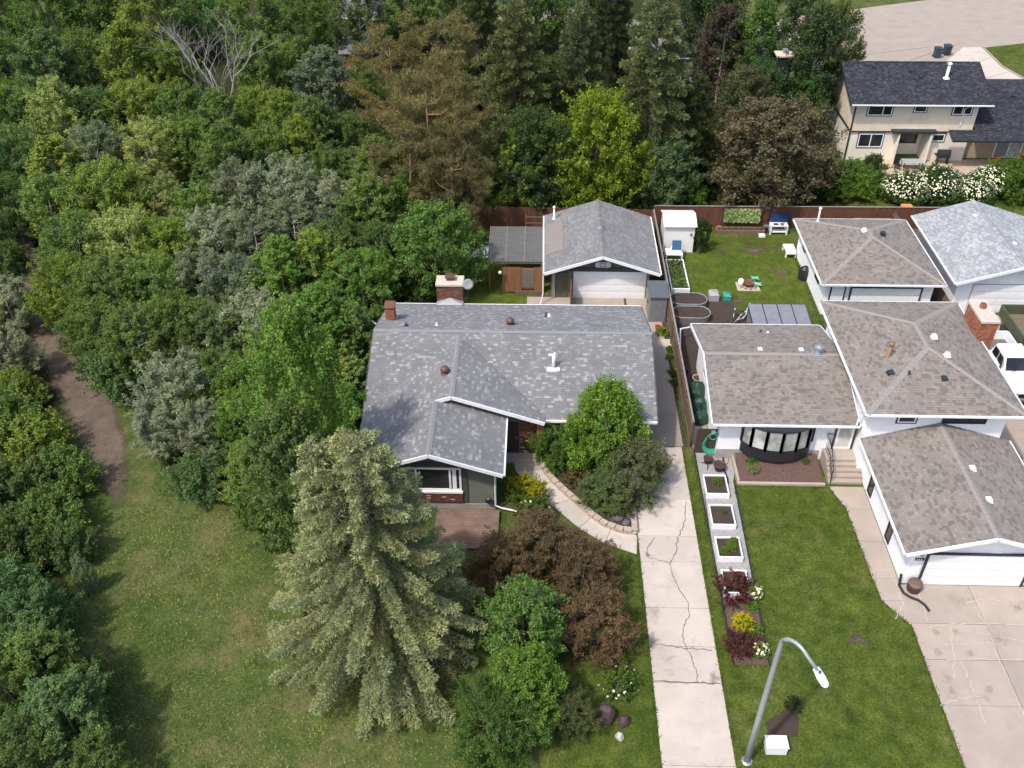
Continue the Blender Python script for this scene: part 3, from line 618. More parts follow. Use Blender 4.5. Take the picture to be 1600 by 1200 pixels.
row([(178, 572, 44, 'b', 'U'), (275, 605, 56, 'p', 'S'), (338, 590, 46, 'r', 'G'), (398, 600, 50, 'r', 'B'), (462, 585, 46, 's', 'G'), (505, 580, 42, 's', 'Y'), (548, 598, 38, 's', 'G')], 'the row beside the house', GW)
row([(248, 665, 40, 'p', 'S'), (318, 668, 44, 'p', 'T'), (378, 660, 46, 'r', 'B'), (438, 655, 46, 'r', 'B'), (492, 640, 44, 'o', 'G'), (545, 645, 36, 'o', 'B')], 'the row left of the front roof', GW)
row([(308, 738, 40, 'b', 'U'), (355, 735, 40, 'b', 'D'), (402, 728, 46, 'r', 'G'), (452, 722, 44, 'r', 'D'), (400, 788, 30, 'b', 'G'), (445, 785, 34, 'b', 'D')], 'the wood\'s front edge by the field', GW, hmax=6)
# west side of the trail
row([(8, 468, 36, 'p', 'S'), (12, 545, 38, 'p', 'S'), (2, 400, 30, 'b', 'D'), (25, 605, 32, 'b', 'Y')], 'the strip by the trail\'s top', 'trees west of the trail', hmax=8)
row([(-5, 655, 60, 'b', 'G'), (45, 690, 52, 'b', 'Y'), (85, 735, 48, 'b', 'G'), (20, 760, 58, 'b', 'D'), (70, 800, 52, 'b', 'G'), (110, 845, 30, 'b', 'U'), (10, 850, 55, 'b', 'D'), (128, 895, 14, 'b', 'S')], 'the thicket left of the trail', 'thicket west of the trail', 'bush', 'bush')
row([(-5, 935, 62, 'r', 'U'), (45, 965, 52, 'r', 'U'), (60, 1035, 52, 'o', 'G'), (120, 1060, 42, 'f', 'D'), (5, 1060, 58, 'r', 'D'), (100, 1110, 55, 'o', 'U'), (40, 1170, 60, 'r', 'D'), (150, 1180, 45, 'r', 'D')], 'the bottom left group', 'trees at the bottom left', hmax=10)
# dead tree
def dead_tree(loc, h, seed):
    rng = random.Random(seed); t = thing('bare_tree', 'bare grey dead tree with spreading leafless branches in the wood', 'tree', loc); mb = MB()
    def br(p, d, l, r, n):
        q = p+d*l; m_ = p+d*l*.5+Vector((rng.uniform(-.1, .1), rng.uniform(-.1, .1), rng.uniform(-.05, .1)))*l
        mb.tube([p, m_, q], [r, r*.8, r*.55], 5, False)
        if n:
            for k in range(rng.choice((2, 3, 3))):
                e = (d+Vector((rng.uniform(-.75, .75), rng.uniform(-.75, .75), rng.uniform(-.25, .4)))).normalized(); br(p+(q-p)*rng.uniform(.5, 1), e, l*rng.uniform(.55, .8), r*.52, n-1)
    obj_ = None
    for k in range(4):
        a = k*1.6+rng.random(); br(Vector(loc)+Vector((0, 0, h*.18)), Vector((math.cos(a)*.42, math.sin(a)*.42, 1)).normalized(), h*.33, .11, 5)
    mb.tube([Vector(loc)-Vector((0, 0, .2)), Vector(loc)+Vector((0, 0, h*.2))], [.28, .2], 8)
    obj('branches', mb, mat('dead wood', (.3, .27, .25), .9, .3), t); return t
p = S(345, 165, 4); dead_tree((p.x, p.y, 0), 13.5, 5)
p = S(328, 350, 6); dead = None
# pines, brownish olive
for i, (x, y, wp, k, c, lb) in enumerate([(612, 118, 62, 'pine1', (.124, .112, .046), 'brown-olive pine at the back, leftmost of the pine group'), (700, 108, 66, 'pine2', (.116, .107, .046), 'brown-olive pine at the back, right of the leftmost pine'),
        (668, 192, 72, 'pine1', (.126, .114, .048), 'broad brown-olive pine in the middle of the pine group'), (728, 215, 48, 'pine2', (.095, .092, .04), 'darker olive pine behind the pale green garden tree'),
        (640, 258, 62, 'pine2', (.1, .093, .042), 'brown-olive pine nearest the fence corner'), (706, 275, 50, 'pine1', (.094, .088, .04), 'shaggy brown-olive pine just behind the red fence')]):
    h = 11.5 if i < 4 else 8.5; p = S(x, y, h*.62); plant(k, 'pine_tree', lb, 'pine', (p.x, p.y, 0), h, wp*depth(p)/FPX*1.08, c, group='pines behind the fence')
# spruces behind the fence
for i, (x, y, h, r, k, c, lb) in enumerate([(1032, 2, 15, 4.3, 'spruce', (.095, .118, .052), 'big grey-green spruce with drooping branches behind the garage'), (803, 8, 14, 3.7, 'spruce2', (.085, .1, .04), 'olive spruce left of the lime-green tree at the top'),
        (908, 15, 13, 3.3, 'spruce2', (.075, .095, .042), 'dusky spruce between two taller spruces at the top'), (745, -40, 13, 3.6, 'spruce', (.06, .08, .03), 'dark spruce at the top edge above the pines'),
        (1092, 122, 9.6, 2.7, 'spruce2', (.03, .042, .014), 'very dark pine right of the big grey-green spruce'), (960, -50, 13, 3.4, 'spruce', (.04, .055, .022), 'dark spruce at the top edge behind the big spruce')]):
    p = S(x, y, h-.3); plant(k, 'spruce_tree', lb, 'spruce', (p.x, p.y, 0), h, r, c, group='spruces behind the fence')
# garden trees behind the fence
def gt(x, y, hh, key, h, r, c, name, lb, cat='tree', **kw):
    p = S(x, y, hh); return plant(key, name, lb, cat, (p.x, p.y, 0), h, r, c, **kw)
LIME = (.122, .168, .018)
gt(932, 225, 5.4, 'round2', 9.2, 3.5, LIME, 'lime_tree', 'bright lime-yellow leafy tree directly behind the grey garage')
gt(930, 298, 2, 'bush1', 3.6, 2.6, LIME, 'lime_bush', 'bright lime-yellow lower bush touching the garage roof', 'bush')
gt(790, 265, 3.6, 'round1', 7, 2.7, (.13, .185, .045), 'garden_tree', 'pale green leafy tree hanging over the red fence')
gt(838, 292, 2.2, 'bush2', 4.2, 2.4, (.035, .065, .022), 'garden_bush', 'dark green bush left of the lime bush', 'bush')
gt(1035, 262, 3.2, 'round2', 5.5, 2.8, (.075, .115, .055), 'garden_tree', 'dull green tree under the big spruce')
gt(1010, 306, 1.2, 'bush1', 2.6, 1.7, (.05, .075, .03), 'garden_bush', 'grey-green bush at the garage\'s rear corner', 'bush')
gt(1078, 298, 1.2, 'bush2', 2.4, 1.4, (.06, .115, .02), 'garden_bush', 'fresh green bush behind the white shed', 'bush')
gt(1205, 243, 4.0, 'round1', 7.8, 4.9, (.088, .076, .05), 'plum_tree', 'large brown-purple leafed tree behind the back fence')
gt(1160, 285, 2, 'bush1', 4, 2.3, (.07, .07, .032), 'garden_bush', 'brownish green bush at the foot of the purple tree', 'bush')
gt(1128, 92, 5, 'oval1', 9.5, 2.8, (.055, .043, .036), 'plum_tree', 'dusky purple tree right of the big grey-green spruce')
gt(1180, 100, 5, 'oval2', 10, 3, (.055, .1, .025), 'garden_tree', 'green tree left of the black chimney')
gt(1160, 165, 4, 'round1', 7, 2.6, (.07, .08, .04), 'garden_tree', 'dull olive tree above the purple tree')
gt(1185, 150, 4, 'round2', 7, 2.4, (.04, .08, .03), 'garden_tree', 'blue-green tree above the purple tree')
gt(1268, 118, 5.5, 'oval1', 11, 3, (.04, .062, .026), 'garden_tree', 'dark green tree against the cream house\'s left gable')
gt(1258, 172, 3, 'round1', 6, 2.2, (.045, .09, .025), 'garden_tree', 'mid-green tree below the dark one by the cream house')
gt(1300, 78, 5, 'round2', 9, 3, (.065, .085, .025), 'garden_tree', 'olive tree behind the cream house\'s roof corner')
gt(1225, 30, 5, 'oval2', 11, 3.4, (.04, .065, .025), 'garden_tree', 'dark tree at the top edge behind the black chimney')
gt(1110, 28, 6, 'round1', 10, 3.6, (.04, .06, .025), 'garden_tree', 'dark rounded tree at the top edge behind the purple tree')
gt(1330, 284, 1.2, 'bush1', 2.6, 2.1, (.075, .135, .022), 'garden_bush', 'bright green bush in front of the cream house', 'bush')
gt(1362, 268, .9, 'bush2', 2.2, 1.1, (.05, .075, .02), 'garden_bush', 'small dark bush by the cream house\'s patio edge', 'bush')
gt(1290, 285, 1, 'bush2', 2.2, 1.8, (.05, .09, .02), 'garden_bush', 'green bush between purple tree and cream house', 'bush')
gt(1590, 285, 1.2, 'bush1', 3, 2.2, (.06, .11, .018), 'garden_bush', 'green bush at the right edge behind the back fence', 'bush')
gt(678, 392, 3.4, 'round1', 6.4, 3.1, (.085, .15, .038), 'apple_tree', 'rounded green tree behind the brick chimney')
gt(620, 345, 2.2, 'bush1', 4.2, 2.6, (.045, .08, .022), 'garden_bush', 'green bush at the left end of the red fence', 'bush')
gt(645, 452, 1.4, 'bush2', 3, 2.4, (.028, .045, .014), 'garden_bush', 'dark bush behind the house\'s rear corner', 'bush')
gt(772, 330, .8, 'bush2', 1.4, 1.2, (.06, .105, .02), 'garden_bush', 'low weedy bush at the foot of the red fence', 'bush')
gt(738, 372, .6, 'shrub1', 1.5, 1.1, (.09, .13, .03), 'garden_shrub', 'pale shrub beside the grey mesh ground', 'shrub')
gt(1093, 372, 1, 'shrub1', 2.4, .8, (.025, .05, .012), 'garden_shrub', 'dark round shrub right of the white shed', 'shrub')
# viburnum in flower
def flowers(o, pts, m, size, nm='blossom'):
    pass
def blossoms(parent, center, r, h, n, size, c, seed, nm='blossoms', zlo=.45):
    rng = np.random.default_rng(seed); d = unit(n, rng); d[:, 2] = np.abs(d[:, 2])*(1-zlo)+zlo*rng.uniform(-.4, 1, n); d /= np.linalg.norm(d, axis=1)[:, None]
    P = np.array(center)+d*[r, r, h]*rng.uniform(.86, 1.08, n)[:, None]; mb = []; nn = d+unit(n, rng)*.4; nn /= np.linalg.norm(nn, axis=1)[:, None]
    v = np.concatenate([leaves(P+unit(n, rng)*size*.25, nn, size, size*.9, rng) for _ in range(2)]); me = quads_mesh(nm, v); m_ = mat('blossom %.2f %.2f %.2f' % c, c, .8, .15); me.materials.append(m_)
    o = bpy.data.objects.new(nm, me); col.objects.link(o); o.parent = parent; o.location = (0, 0, 0); o['kind'] = 'stuff'; return o
for i, (x, y, r, h, lb) in enumerate([(1415, 295, 1.9, 2.3, 'white-flowered bush, left one behind the back fence'), (1462, 290, 2.2, 2.6, 'largest white-flowered bush before the cream house\'s patio'), (1520, 297, 1.7, 2.0, 'white-flowered bush, right of the largest one'), (1545, 285, 1.5, 2.2, 'white-flowered bush below the patio doors')]):
    t = gt(x, y, h*.5, 'bush1', h, r, (.05, .085, .025), 'flowering_bush', lb, 'bush', group='white-flowered bushes'); blossoms(t, (0, 0, h*.5), r*.98, h*.58, 520, .12, (.75, .74, .52), 40+i)
# ------------------------------------------------------------------ front gardens
p = S(572, 962, 2.5); plant('spruce_big', 'blue_spruce', 'huge pale blue-green spruce with two tops in the foreground', 'spruce', (-6.55, 25.0, 0), 12.1, 4.5, (.185, .212, .118), rot=0)
gt(948, 668, 2.9, 'fine2', 5.6, 2.05, (.105, .18, .03), 'maple_tree', 'bright green dense rounded tree before the grey roof', trunk='trunk')
gt(915, 690, 1.6, 'fine1', 3.2, 1.45, (.09, .165, .025), 'garden_shrub', 'green shrub joined to the left of the bright rounded tree', 'shrub')
gt(868, 700, .9, 'fine1', 2.7, 1.5, (.06, .11, .022), 'garden_shrub', 'leafy green shrub beside the entry walk', 'shrub')
gt(988, 735, 1.5, 'fine1', 3.2, 1.9, (.09, .105, .055), 'lilac_shrub', 'olive-grey shrub leaning over the driveway', 'shrub')
gt(945, 768, .9, 'fine1', 2.0, 1.35, (.085, .12, .05), 'garden_shrub', 'low dark shrub inside the curved block wall', 'shrub')
gt(905, 745, .5, 'shrub1', 1.0, .8, (.1, .075, .03), 'garden_shrub', 'low rusty shrub beside the curved walk', 'shrub')
gt(975, 785, .5, 'shrub2', 1.0, .9, (.06, .08, .03), 'garden_shrub', 'low dark shrub by the wall\'s driveway end', 'shrub')
gt(846, 852, 1.6, 'fine1', 3.1, 1.9, (.105, .08, .047), 'plum_shrub', 'brown-purple shrub right of the deck', 'shrub')
gt(912, 888, 1.6, 'fine1', 3.0, 1.65, (.1, .072, .044), 'plum_shrub', 'brown-purple shrub nearest the driveway', 'shrub')
gt(932, 972, 1.6, 'fine1', 3.0, 1.75, (.104, .072, .043), 'plum_shrub', 'brown-purple shrub below the others', 'shrub')
gt(785, 890, 1.3, 'fine1', 3, 1.7, (.092, .07, .042), 'plum_shrub', 'brown-purple shrub below the deck', 'shrub')
gt(818, 975, 2.1, 'fine2', 4.2, 1.95, (.085, .15, .042), 'garden_tree', 'green leafy tree right of the foreground spruce')
gt(822, 1080, 1.7, 'fine2', 3.8, 1.75, (.095, .165, .028), 'garden_tree', 'brighter green tree at the bottom right of the spruce')
gt(775, 1130, 1.4, 'fine1', 3, 1.9, (.05, .09, .022), 'garden_shrub', 'dark green shrub at the spruce\'s foot by the bottom edge', 'shrub')
gt(890, 1110, 1.0, 'fine1', 2.0, 1.2, (.06, .075, .03), 'garden_shrub', 'dull green shrub beside the dark rock', 'shrub')
gt(820, 764, .6, 'shrub2', 1.3, .75, (.22, .22, .01), 'golden_shrub', 'golden-yellow shrub beside the entry, left one', 'shrub')
gt(840, 770, .6, 'shrub1', 1.2, .6, (.2, .2, .012), 'golden_shrub', 'golden-yellow shrub nearer the walk', 'shrub')
gt(812, 782, .4, 'shrub2', .9, .6, (.09, .13, .02), 'garden_shrub', 'green shrub under the golden ones', 'shrub')
t = gt(838, 800, .5, 'shrub1', 1.2, .95, (.055, .09, .025), 'rose_shrub', 'white-flowered shrub below the downspout', 'shrub'); blossoms(t, (0, 0, .55), .9, .7, 26, .16, (.75, .72, .6), 61)
t = gt(968, 1065, .5, 'shrub2', 1.0, .75, (.07, .12, .025), 'rose_shrub', 'sparse white-flowered shrub beside the dark rock', 'shrub'); blossoms(t, (0, 0, .55), .9, .7, 18, .11, (.74, .72, .55), 62)
gt(1148, 920, .5, 'shrub2', 1.1, .85, (.075, .028, .03), 'barberry', 'burgundy barberry over the lowest planter box', 'shrub'); gt(1158, 1008, .4, 'shrub2', .9, .72, (.07, .026, .026), 'barberry', 'burgundy barberry nearest the street lamp', 'shrub')
gt(1160, 972, .35, 'shrub1', .75, .5, (.3, .29, .008), 'golden_shrub', 'round bright yellow shrub between the barberries', 'shrub')
gt(1175, 948, .15, 'shrub1', .35, .32, (.09, .16, .02), 'hosta', 'green hosta above the round yellow shrub', 'plant'); gt(1181, 985, .15, 'shrub1', .35, .36, (.09, .15, .02), 'hosta', 'green hosta right of the round yellow shrub', 'plant')
for i, (x, y, lb) in enumerate([(1178, 927, 'cream-flowered plant beside the upper barberry'), (1186, 1018, 'cream-flowered plant beside the lower barberry')]):
    t = gt(x, y, .2, 'shrub1', .6, .4, (.12, .17, .02), 'flowering_plant', lb, 'plant'); blossoms(t, (0, 0, .32), .4, .33, 36, .13, (.75, .73, .5), 63+i)

# dark trees filling in behind the spruces
for i, (x, y, k, c, lb) in enumerate([(850, 150, 'round1', (.05, .075, .028), 'dark tree between the olive spruce and the lime tree'), (765, 140, 'oval1', (.06, .095, .035), 'dark green tree left of the olive spruce'), (830, 235, 'round2', (.045, .07, .026), 'dark tree behind the pale garden tree')]):
    gt(x, y, 5, k, 8, 3.2, c, 'leafy_tree', lb)
# long grass of the field
def grass_stuff(name, label, n, region, c, seed, hgt=(.08, .26)):
    rng = np.random.default_rng(seed); P = np.stack([rng.uniform(region[0], region[1], n), rng.uniform(region[2], region[3], n), np.zeros(n)], 1)
    keep = ~((P[:, 0] > -9.2) & (P[:, 1] > 30.2)) & ~((P[:, 0] < -19-(P[:, 1]-30)*.75+1.2) & (P[:, 1] > 33)); cl = np.sin(P[:, 0]*1.3+np.sin(P[:, 1]*.9)*2)*np.sin(P[:, 1]*1.7+np.sin(P[:, 0]*.8)*2); keep &= rng.uniform(-1.2, 1, n) < cl; P = P[keep]; n = len(P)
    a = rng.uniform(0, 6.28, n); t = np.stack([np.cos(a), np.sin(a), 0*a], 1); h = rng.uniform(*hgt, n)[:, None]; ln = unit(n, rng)*1.3; ln[:, 2] = .45
    v = np.stack([P-t*.035, P+t*.035, P+ln*h+t*.012, P+ln*h-t*.012], 1).reshape(-1, 3); tn = np.ones((n, 3)); dry = rng.random(n) < .28; tn[dry] = [1.5, 1.15, 1.35]
    o = link(name, quads_mesh(name, v, tn), M_leaf, None, (0, 0, 0)); o.color = (*c, 1); o['kind'] = 'stuff'; o['label'] = label; o['category'] = 'grass'; return o
grass_stuff('long_grass', 'rough green and straw-coloured grass of the open field', 45000, (-21, 1, 18, 33), (.1, .13, .04), 5, (.04, .13))

def edge_grass(name, label, lines, c, seed, per_m=60):
    rng = np.random.default_rng(seed); Q = []
    for (x0, y0), (x1, y1), wd in lines:
        n = int(math.hypot(x1-x0, y1-y0)*per_m); t = rng.uniform(0, 1, n); Q.append(np.stack([x0+(x1-x0)*t+rng.normal(size=n)*wd, y0+(y1-y0)*t+rng.normal(size=n)*wd, np.full(n, .02)], 1))
    P = np.concatenate(Q); n = len(P); a = rng.uniform(0, 6.28, n); t = np.stack([np.cos(a), np.sin(a), 0*a], 1); h = rng.uniform(.05, .13, n)[:, None]; ln = unit(n, rng)*.9; ln[:, 2] = .7
    v = np.stack([P-t*.02, P+t*.02, P+ln*h+t*.006, P+ln*h-t*.006], 1).reshape(-1, 3); o = link(name, quads_mesh(name, v), M_leaf, None, (0, 0, 0)); o.color = (*c, 1); o['kind'] = 'stuff'; o['label'] = label; o['category'] = 'grass'
edge_grass('verge_grass', 'untrimmed grass along the edges of drives, walks and beds', [((5.08, 12), (5.08, 31.5), .05), ((8.12, 12), (8.12, 37.6), .06), ((8.6, 24.4), (8.6, 37.6), .05), ((10.3, 24.3), (10.52, 35.3), .04), ((15.3, 35.3), (15.82, 33.7), .04), ((15.82, 33.7), (15.98, 27.9), .04), ((15.98, 27.9), (16.9, 26.5), .04), ((16.9, 26.5), (16.88, 12), .05), ((10.6, 35.22), (15.2, 35.22), .04), ((8.75, 46), (8.75, 62), .1), ((9.2, 62.6), (18, 62.6), .12), ((8.3, 39), (8.3, 48), .09), ((18.4, 50), (18.45, 60), .06)], (.06, .085, .022), 9)

plant('oval2', 'leafy_tree', 'tall green tree between the wood and the front gable roof', 'tree', (-10.7, 32.6, 0), 12.3, 2.5, CC['B'][0]); plant('oval1', 'leafy_tree', 'tall dark tree directly left of the foreground spruce\'s tops', 'tree', (-10.6, 29.6, 0), 9.5, 2.2, CC['D'][0])

row([(-70, 60, 45, 'r', 'G'), (-90, 150, 45, 'o', 'U'), (-60, 230, 45, 'r', 'G'), (-150, 220, 48, 'o', 'D'), (-80, 320, 48, 'r', 'Y'), (-160, 330, 50, 'f', 'G'), (-70, 420, 48, 'o', 'G'), (-150, 450, 52, 'r', 'U'), (-90, 540, 50, 'r', 'G'), (-100, 650, 55, 'f', 'G'), (-110, 780, 58, 'r', 'D'), (-90, 900, 60, 'r', 'U')], 'the belt beyond the left edge', 'trees beyond the left edge')
# ------------------------------------------------------------------ buildings
M_roofA = shingle_mat('grey shingles', [(0, (.182, .184, .189)), (.35, (.194, .196, .201)), (.7, (.226, .228, .232)), (.85, (.272, .274, .278)), (.94, (.325, .327, .33))])
M_roofA2 = shingle_mat('grey garage shingles', [(0, (.185, .186, .192)), (.35, (.205, .206, .212)), (.75, (.245, .246, .25))])
M_roofB = shingle_mat('brown shingles', [(0, (.17, .15, .136)), (.22, (.222, .198, .18)), (.6, (.238, .214, .195)), (.9, (.262, .238, .218))])
M_roofC = shingle_mat('charcoal shingles', [(0, (.028, .03, .038)), (.4, (.042, .044, .055)), (.8, (.065, .067, .08))])
M_roofS = shingle_mat('pale grey shingles', [(0, (.28, .295, .31)), (.4, (.34, .355, .37)), (.8, (.41, .42, .43))])
CAPM['brown shingles'] = mat('brown ridge cap', (.25, .227, .21), .95, .1, 6); CAPM['grey shingles'] = mat('grey ridge cap', (.212, .214, .22), .95, .12, 6)
M_board = mat('roof board', (.07, .068, .066), .9)
M_sage = mat('sage stucco', (.155, .165, .135), .92, .12, 2, bmp=.4, fine=60, dirt=(.11, .11, .09), dirt_scale=.7)
M_sagetrim = mat('sage trim', (.06, .065, .05), .8, .2)
M_found = mat('foundation concrete', (.34, .3, .27), .95, .2, 2, bmp=.3)
M_brick = shingle_mat('brown brick', [(0, (.13, .062, .045)), (.4, (.17, .085, .06)), (.75, (.2, .11, .08))])
M_brickr = shingle_mat('red brick', [(0, (.26, .095, .055)), (.4, (.33, .13, .075)), (.8, (.38, .17, .1))])
M_brickm = shingle_mat('mixed red brick', [(0, (.13, .05, .035)), (.45, (.17, .065, .045)), (.8, (.21, .085, .06)), (.92, (.5, .44, .38))])
M_cap = mat('chimney cap', (.5, .43, .36), .9, .15)
M_stucco = mat('white stucco', (.86, .86, .89), .9, .04, 1.5, bmp=.4, fine=50, dirt=(.76, .76, .78), dirt_scale=.6)
M_cream = mat('cream stucco', (.72, .62, .49), .9, .06, 1.5, bmp=.4, fine=50, dirt=(.54, .46, .36), dirt_scale=.6)
M_cream2 = mat('pale cream stucco', (.76, .69, .59), .9, .05, 1.5, bmp=.4, fine=50)
M_tan = mat('tan brick', (.4, .29, .2), .9, .2, 6, bmp=.5)
M_gutter = mat('white gutter', (.76, .77, .79), .45, .06)
M_vent = mat('brown vent', (.12, .055, .04), .5, .2)
M_shed = mat('white shed metal', (.82, .8, .78), .45, .04); M_lattice = mat('lattice grey', (.2, .17, .14), .9, .4, 9)
def fascia(parent, a, b, m=None, w=.06, h=.2, dz=-.08, nm='fascia'):
    return obj(nm, MB().bar(Vector(a)+Vector((0, 0, dz)), Vector(b)+Vector((0, 0, dz)), w, h), m or M_gutter, parent)
def gable_y(parent, x0, x1, xr, y0, y1, ze, zr, sm, seed=1, front=True, w=.21):
    """two planes, ridge along y"""
    roof_plane(parent, [(x0, y1, ze), (x0, y0, ze), (xr, y0, zr), (xr, y1, zr)], sm, M_board, seed=seed, w=w)
    roof_plane(parent, [(x1, y0, ze), (x1, y1, ze), (xr, y1, zr), (xr, y0, zr)], sm, M_board, seed=seed+1, w=w)
    ridge_caps(parent, (xr, y0, zr), (xr, y1, zr), sm)
    for x in (x0, x1):
        fascia(parent, (x, y0-.034, ze), (xr, y0-.034, zr), w=.06, h=.2)
        obj('gutter', MB().bar((x+(.05 if x == x1 else -.05), y0, ze-.06), (x+(.05 if x == x1 else -.05), y1, ze-.06), .09, .11), M_gutter, parent)
def gable_x(parent, x0, x1, y0, y1, yr, ze, zr, sm, seed=1, gut=None):
    roof_plane(parent, [(x0, y0, ze), (x1, y0, ze), (x1, yr, zr), (x0, yr, zr)], sm, M_board, seed=seed)
    roof_plane(parent, [(x1, y1, ze), (x0, y1, ze), (x0, yr, zr), (x1, yr, zr)], sm, M_board, seed=seed+1)
    ridge_caps(parent, (x0, yr, zr), (x1, yr, zr), sm)
    for x, s in ((x0, -1), (x1, 1)):
        for y in (y0, y1): fascia(parent, (x+s*.034, y, ze), (x+s*.034, yr, zr), gut)
    for y, s in ((y0, -1), (y1, 1)): obj('gutter', MB().bar((x0, y+s*.05, ze-.06), (x1, y+s*.05, ze-.06), .09, .11), gut or M_gutter, parent)
def hip(parent, x0, x1, y0, y1, ze, zr, ya, yb, sm, seed=1):
    xm = (x0+x1)/2
    roof_plane(parent, [(x0, y0, ze), (x1, y0, ze), (xm+.01, ya, zr), (xm-.01, ya, zr)], sm, M_board, seed=seed)
    roof_plane(parent, [(x1, y1, ze), (x0, y1, ze), (xm-.01, yb, zr), (xm+.01, yb, zr)], sm, M_board, seed=seed+1)
    roof_plane(parent, [(x0, y1, ze), (x0, y0, ze), (xm, ya, zr), (xm, yb, zr)], sm, M_board, seed=seed+2)
    roof_plane(parent, [(x1, y0, ze), (x1, y1, ze), (xm, yb, zr), (xm, ya, zr)], sm, M_board, seed=seed+3)
    for a, b in (((x0, y0, ze), (xm, ya, zr)), ((x1, y0, ze), (xm, ya, zr)), ((x0, y1, ze), (xm, yb, zr)), ((x1, y1, ze), (xm, yb, zr)), ((xm, ya, zr), (xm, yb, zr))): ridge_caps(parent, a, b, sm)
    g = .05
    for a, b in (((x0, y0-g), (x1, y0-g)), ((x0, y1+g), (x1, y1+g)), ((x0-g, y0), (x0-g, y1)), ((x1+g, y0), (x1+g, y1))):
        obj('gutter', MB().bar((*a, ze-.06), (*b, ze-.06), .09, .11), M_gutter, parent)
def dome_vent(parent, x, y, z, r, m):
    o = obj('roof_vent', MB().lathe([(r*1.1, -.05), (r*1.1, .02), (r*.8, .03), (r*.8, .2), (r*1.05, .22), (r*1.1, .3), (r*.75, .42), (r*.2, .47)], (x, y, z), 12), m, parent, True); return o
def box_vent(parent, x, y, z, m, s=.17):
    return obj('roof_vent', MB().bbox(x-s*1.3, x+s*1.3, y-s*1.3, y+s*1.3, z-.05, z+.03, .01).bbox(x-s, x+s, y-s, y+s, z+.03, z+.2, .05), m, parent)
def pipe(parent, x, y, z, h, r, m, capr=0.):
    mb = MB().lathe([(r*2.6, -.05), (r*2.4, .03), (r, .1), (r, h)], (x, y, z), 10)
    if capr: mb.lathe([(capr*.7, h), (capr, h+.04), (capr, h+.14), (capr*.3, h+.2)], (x, y, z), 10)
    return obj('vent_pipe', mb, m, parent, True)
def garage_door(parent, x0, x1, y, z0, z1, m, rows=4, dark=None):
    d = obj('garage_door', MB().box(x0, x1, y-.02, y+.02, z0, z1), M_joint, parent); n = rows
    for i in range(n):
        a = z0+(z1-z0)*i/n; b = z0+(z1-z0)*(i+1)/n; mb = MB().box(x0, x1, y-.05, y-.02, a+.008, b-.008)
        for k in range(8):
            u = x0+(x1-x0)*(k+.08)/8; v = x0+(x1-x0)*(k+.92)/8; mb.box(u, v, y-.062, y-.05, a+.1, b-.1)
        obj('panel', mb, m, d)
    if dark:
        t = MB().box(x0-.09, x0-.002, y-.1, y-.0, z0, z1+.08).box(x1+.002, x1+.09, y-.1, y-.0, z0, z1+.08).box(x0-.002, x1+.002, y-.1, y-.0, z1+.002, z1+.08); obj('door_trim', t, dark, d)
    return d
# ---- the grey-roofed bungalow
B = thing('bungalow', 'sage-green bungalow with speckled grey shingle roof and front gable', 'house', (-1.5, 40, 0))
obj('wall', MB().extrude([(-8.4, 37.5, 0), (-8.4, 47.3, 0), (-8.4, 47.3, 2.72), (-8.4, 42.25, 4.5), (-8.4, 37.5, 2.78)], (14.35, 0, 0)), M_sage, B)
obj('wing_wall', MB().extrude([(-8.5, 33.3, .38), (-1.97, 33.3, .38), (-1.97, 33.3, 3.05), (-5.05, 33.3, 4.12), (-8.5, 33.3, 2.92)], (0, 4.19, 0)), M_sage, B)
obj('foundation', MB().box(-8.52, -1.95, 33.27, 37.49, -.1, .38), M_found, B)
obj('gable_wall', MB().extrude([(-8.3, 37.06, 2.9), (.35, 37.06, 2.75), (.35, 37.06, 2.82), (-4.25, 37.06, 4.46), (-8.3, 37.06, 3.05)], (0, .43, 0)), M_sagetrim, B)
zl = 3.02
roof_plane(B, [(.5, 36.95, 2.9), (6.35, 36.95, 2.9), (6.35, 42.25, 4.75), (-4.75, 42.25, 4.75)], M_roofA, M_board, seed=1)
roof_plane(B, [(-9.0, 36.95, 2.9), (-8.9, 36.95, 2.9), (-3.9, 42.25, 4.75), (-9.0, 42.25, 4.75)], M_roofA, M_board, seed=2)
roof_plane(B, [(6.35, 47.7, 2.9), (-9.0, 47.7, 2.9), (-9.0, 42.25, 4.75), (6.35, 42.25, 4.75)], M_roofA, M_board, seed=3)
roof_plane(B, [(.5, 36.6, 3.01), (.5, 37.24, 3.01), (-4.25, 42.02, 4.67), (-4.25, 36.6, 4.67)], M_roofA, M_board, seed=4)
roof_plane(B, [(-8.95, 37.2, zl), (-8.95, 36.6, zl), (-4.25, 36.6, 4.66), (-4.25, 42.0, 4.66)], M_roofA, M_board, seed=5)
roof_plane(B, [(-8.95, 36.598, zl), (-8.95, 32.55, zl), (-5.05, 32.55, 4.38), (-5.05, 36.598, 4.38)], M_roofA, M_board, seed=6)
roof_plane(B, [(-1.5, 32.55, 3.14), (-1.5, 37.04, 3.14), (-5.05, 37.04, 4.38), (-5.05, 32.55, 4.38)], M_roofA, M_board, seed=7)
ridge_caps(B, (-9, 42.25, 4.75), (6.35, 42.25, 4.75), M_roofA); ridge_caps(B, (-4.25, 36.6, 4.67), (-4.25, 41.9, 4.67), M_roofA); ridge_caps(B, (-5.05, 32.55, 4.38), (-5.05, 36.6, 4.38), M_roofA)
fascia(B, (.5, 36.56, 3.01), (-4.25, 36.56, 4.67)); fascia(B, (-5.05, 36.56, 4.4), (-4.25, 36.56, 4.67))
fascia(B, (-1.5, 32.51, 3.14), (-5.05, 32.51, 4.38)); fascia(B, (-8.95, 32.51, zl), (-5.05, 32.51, 4.38))
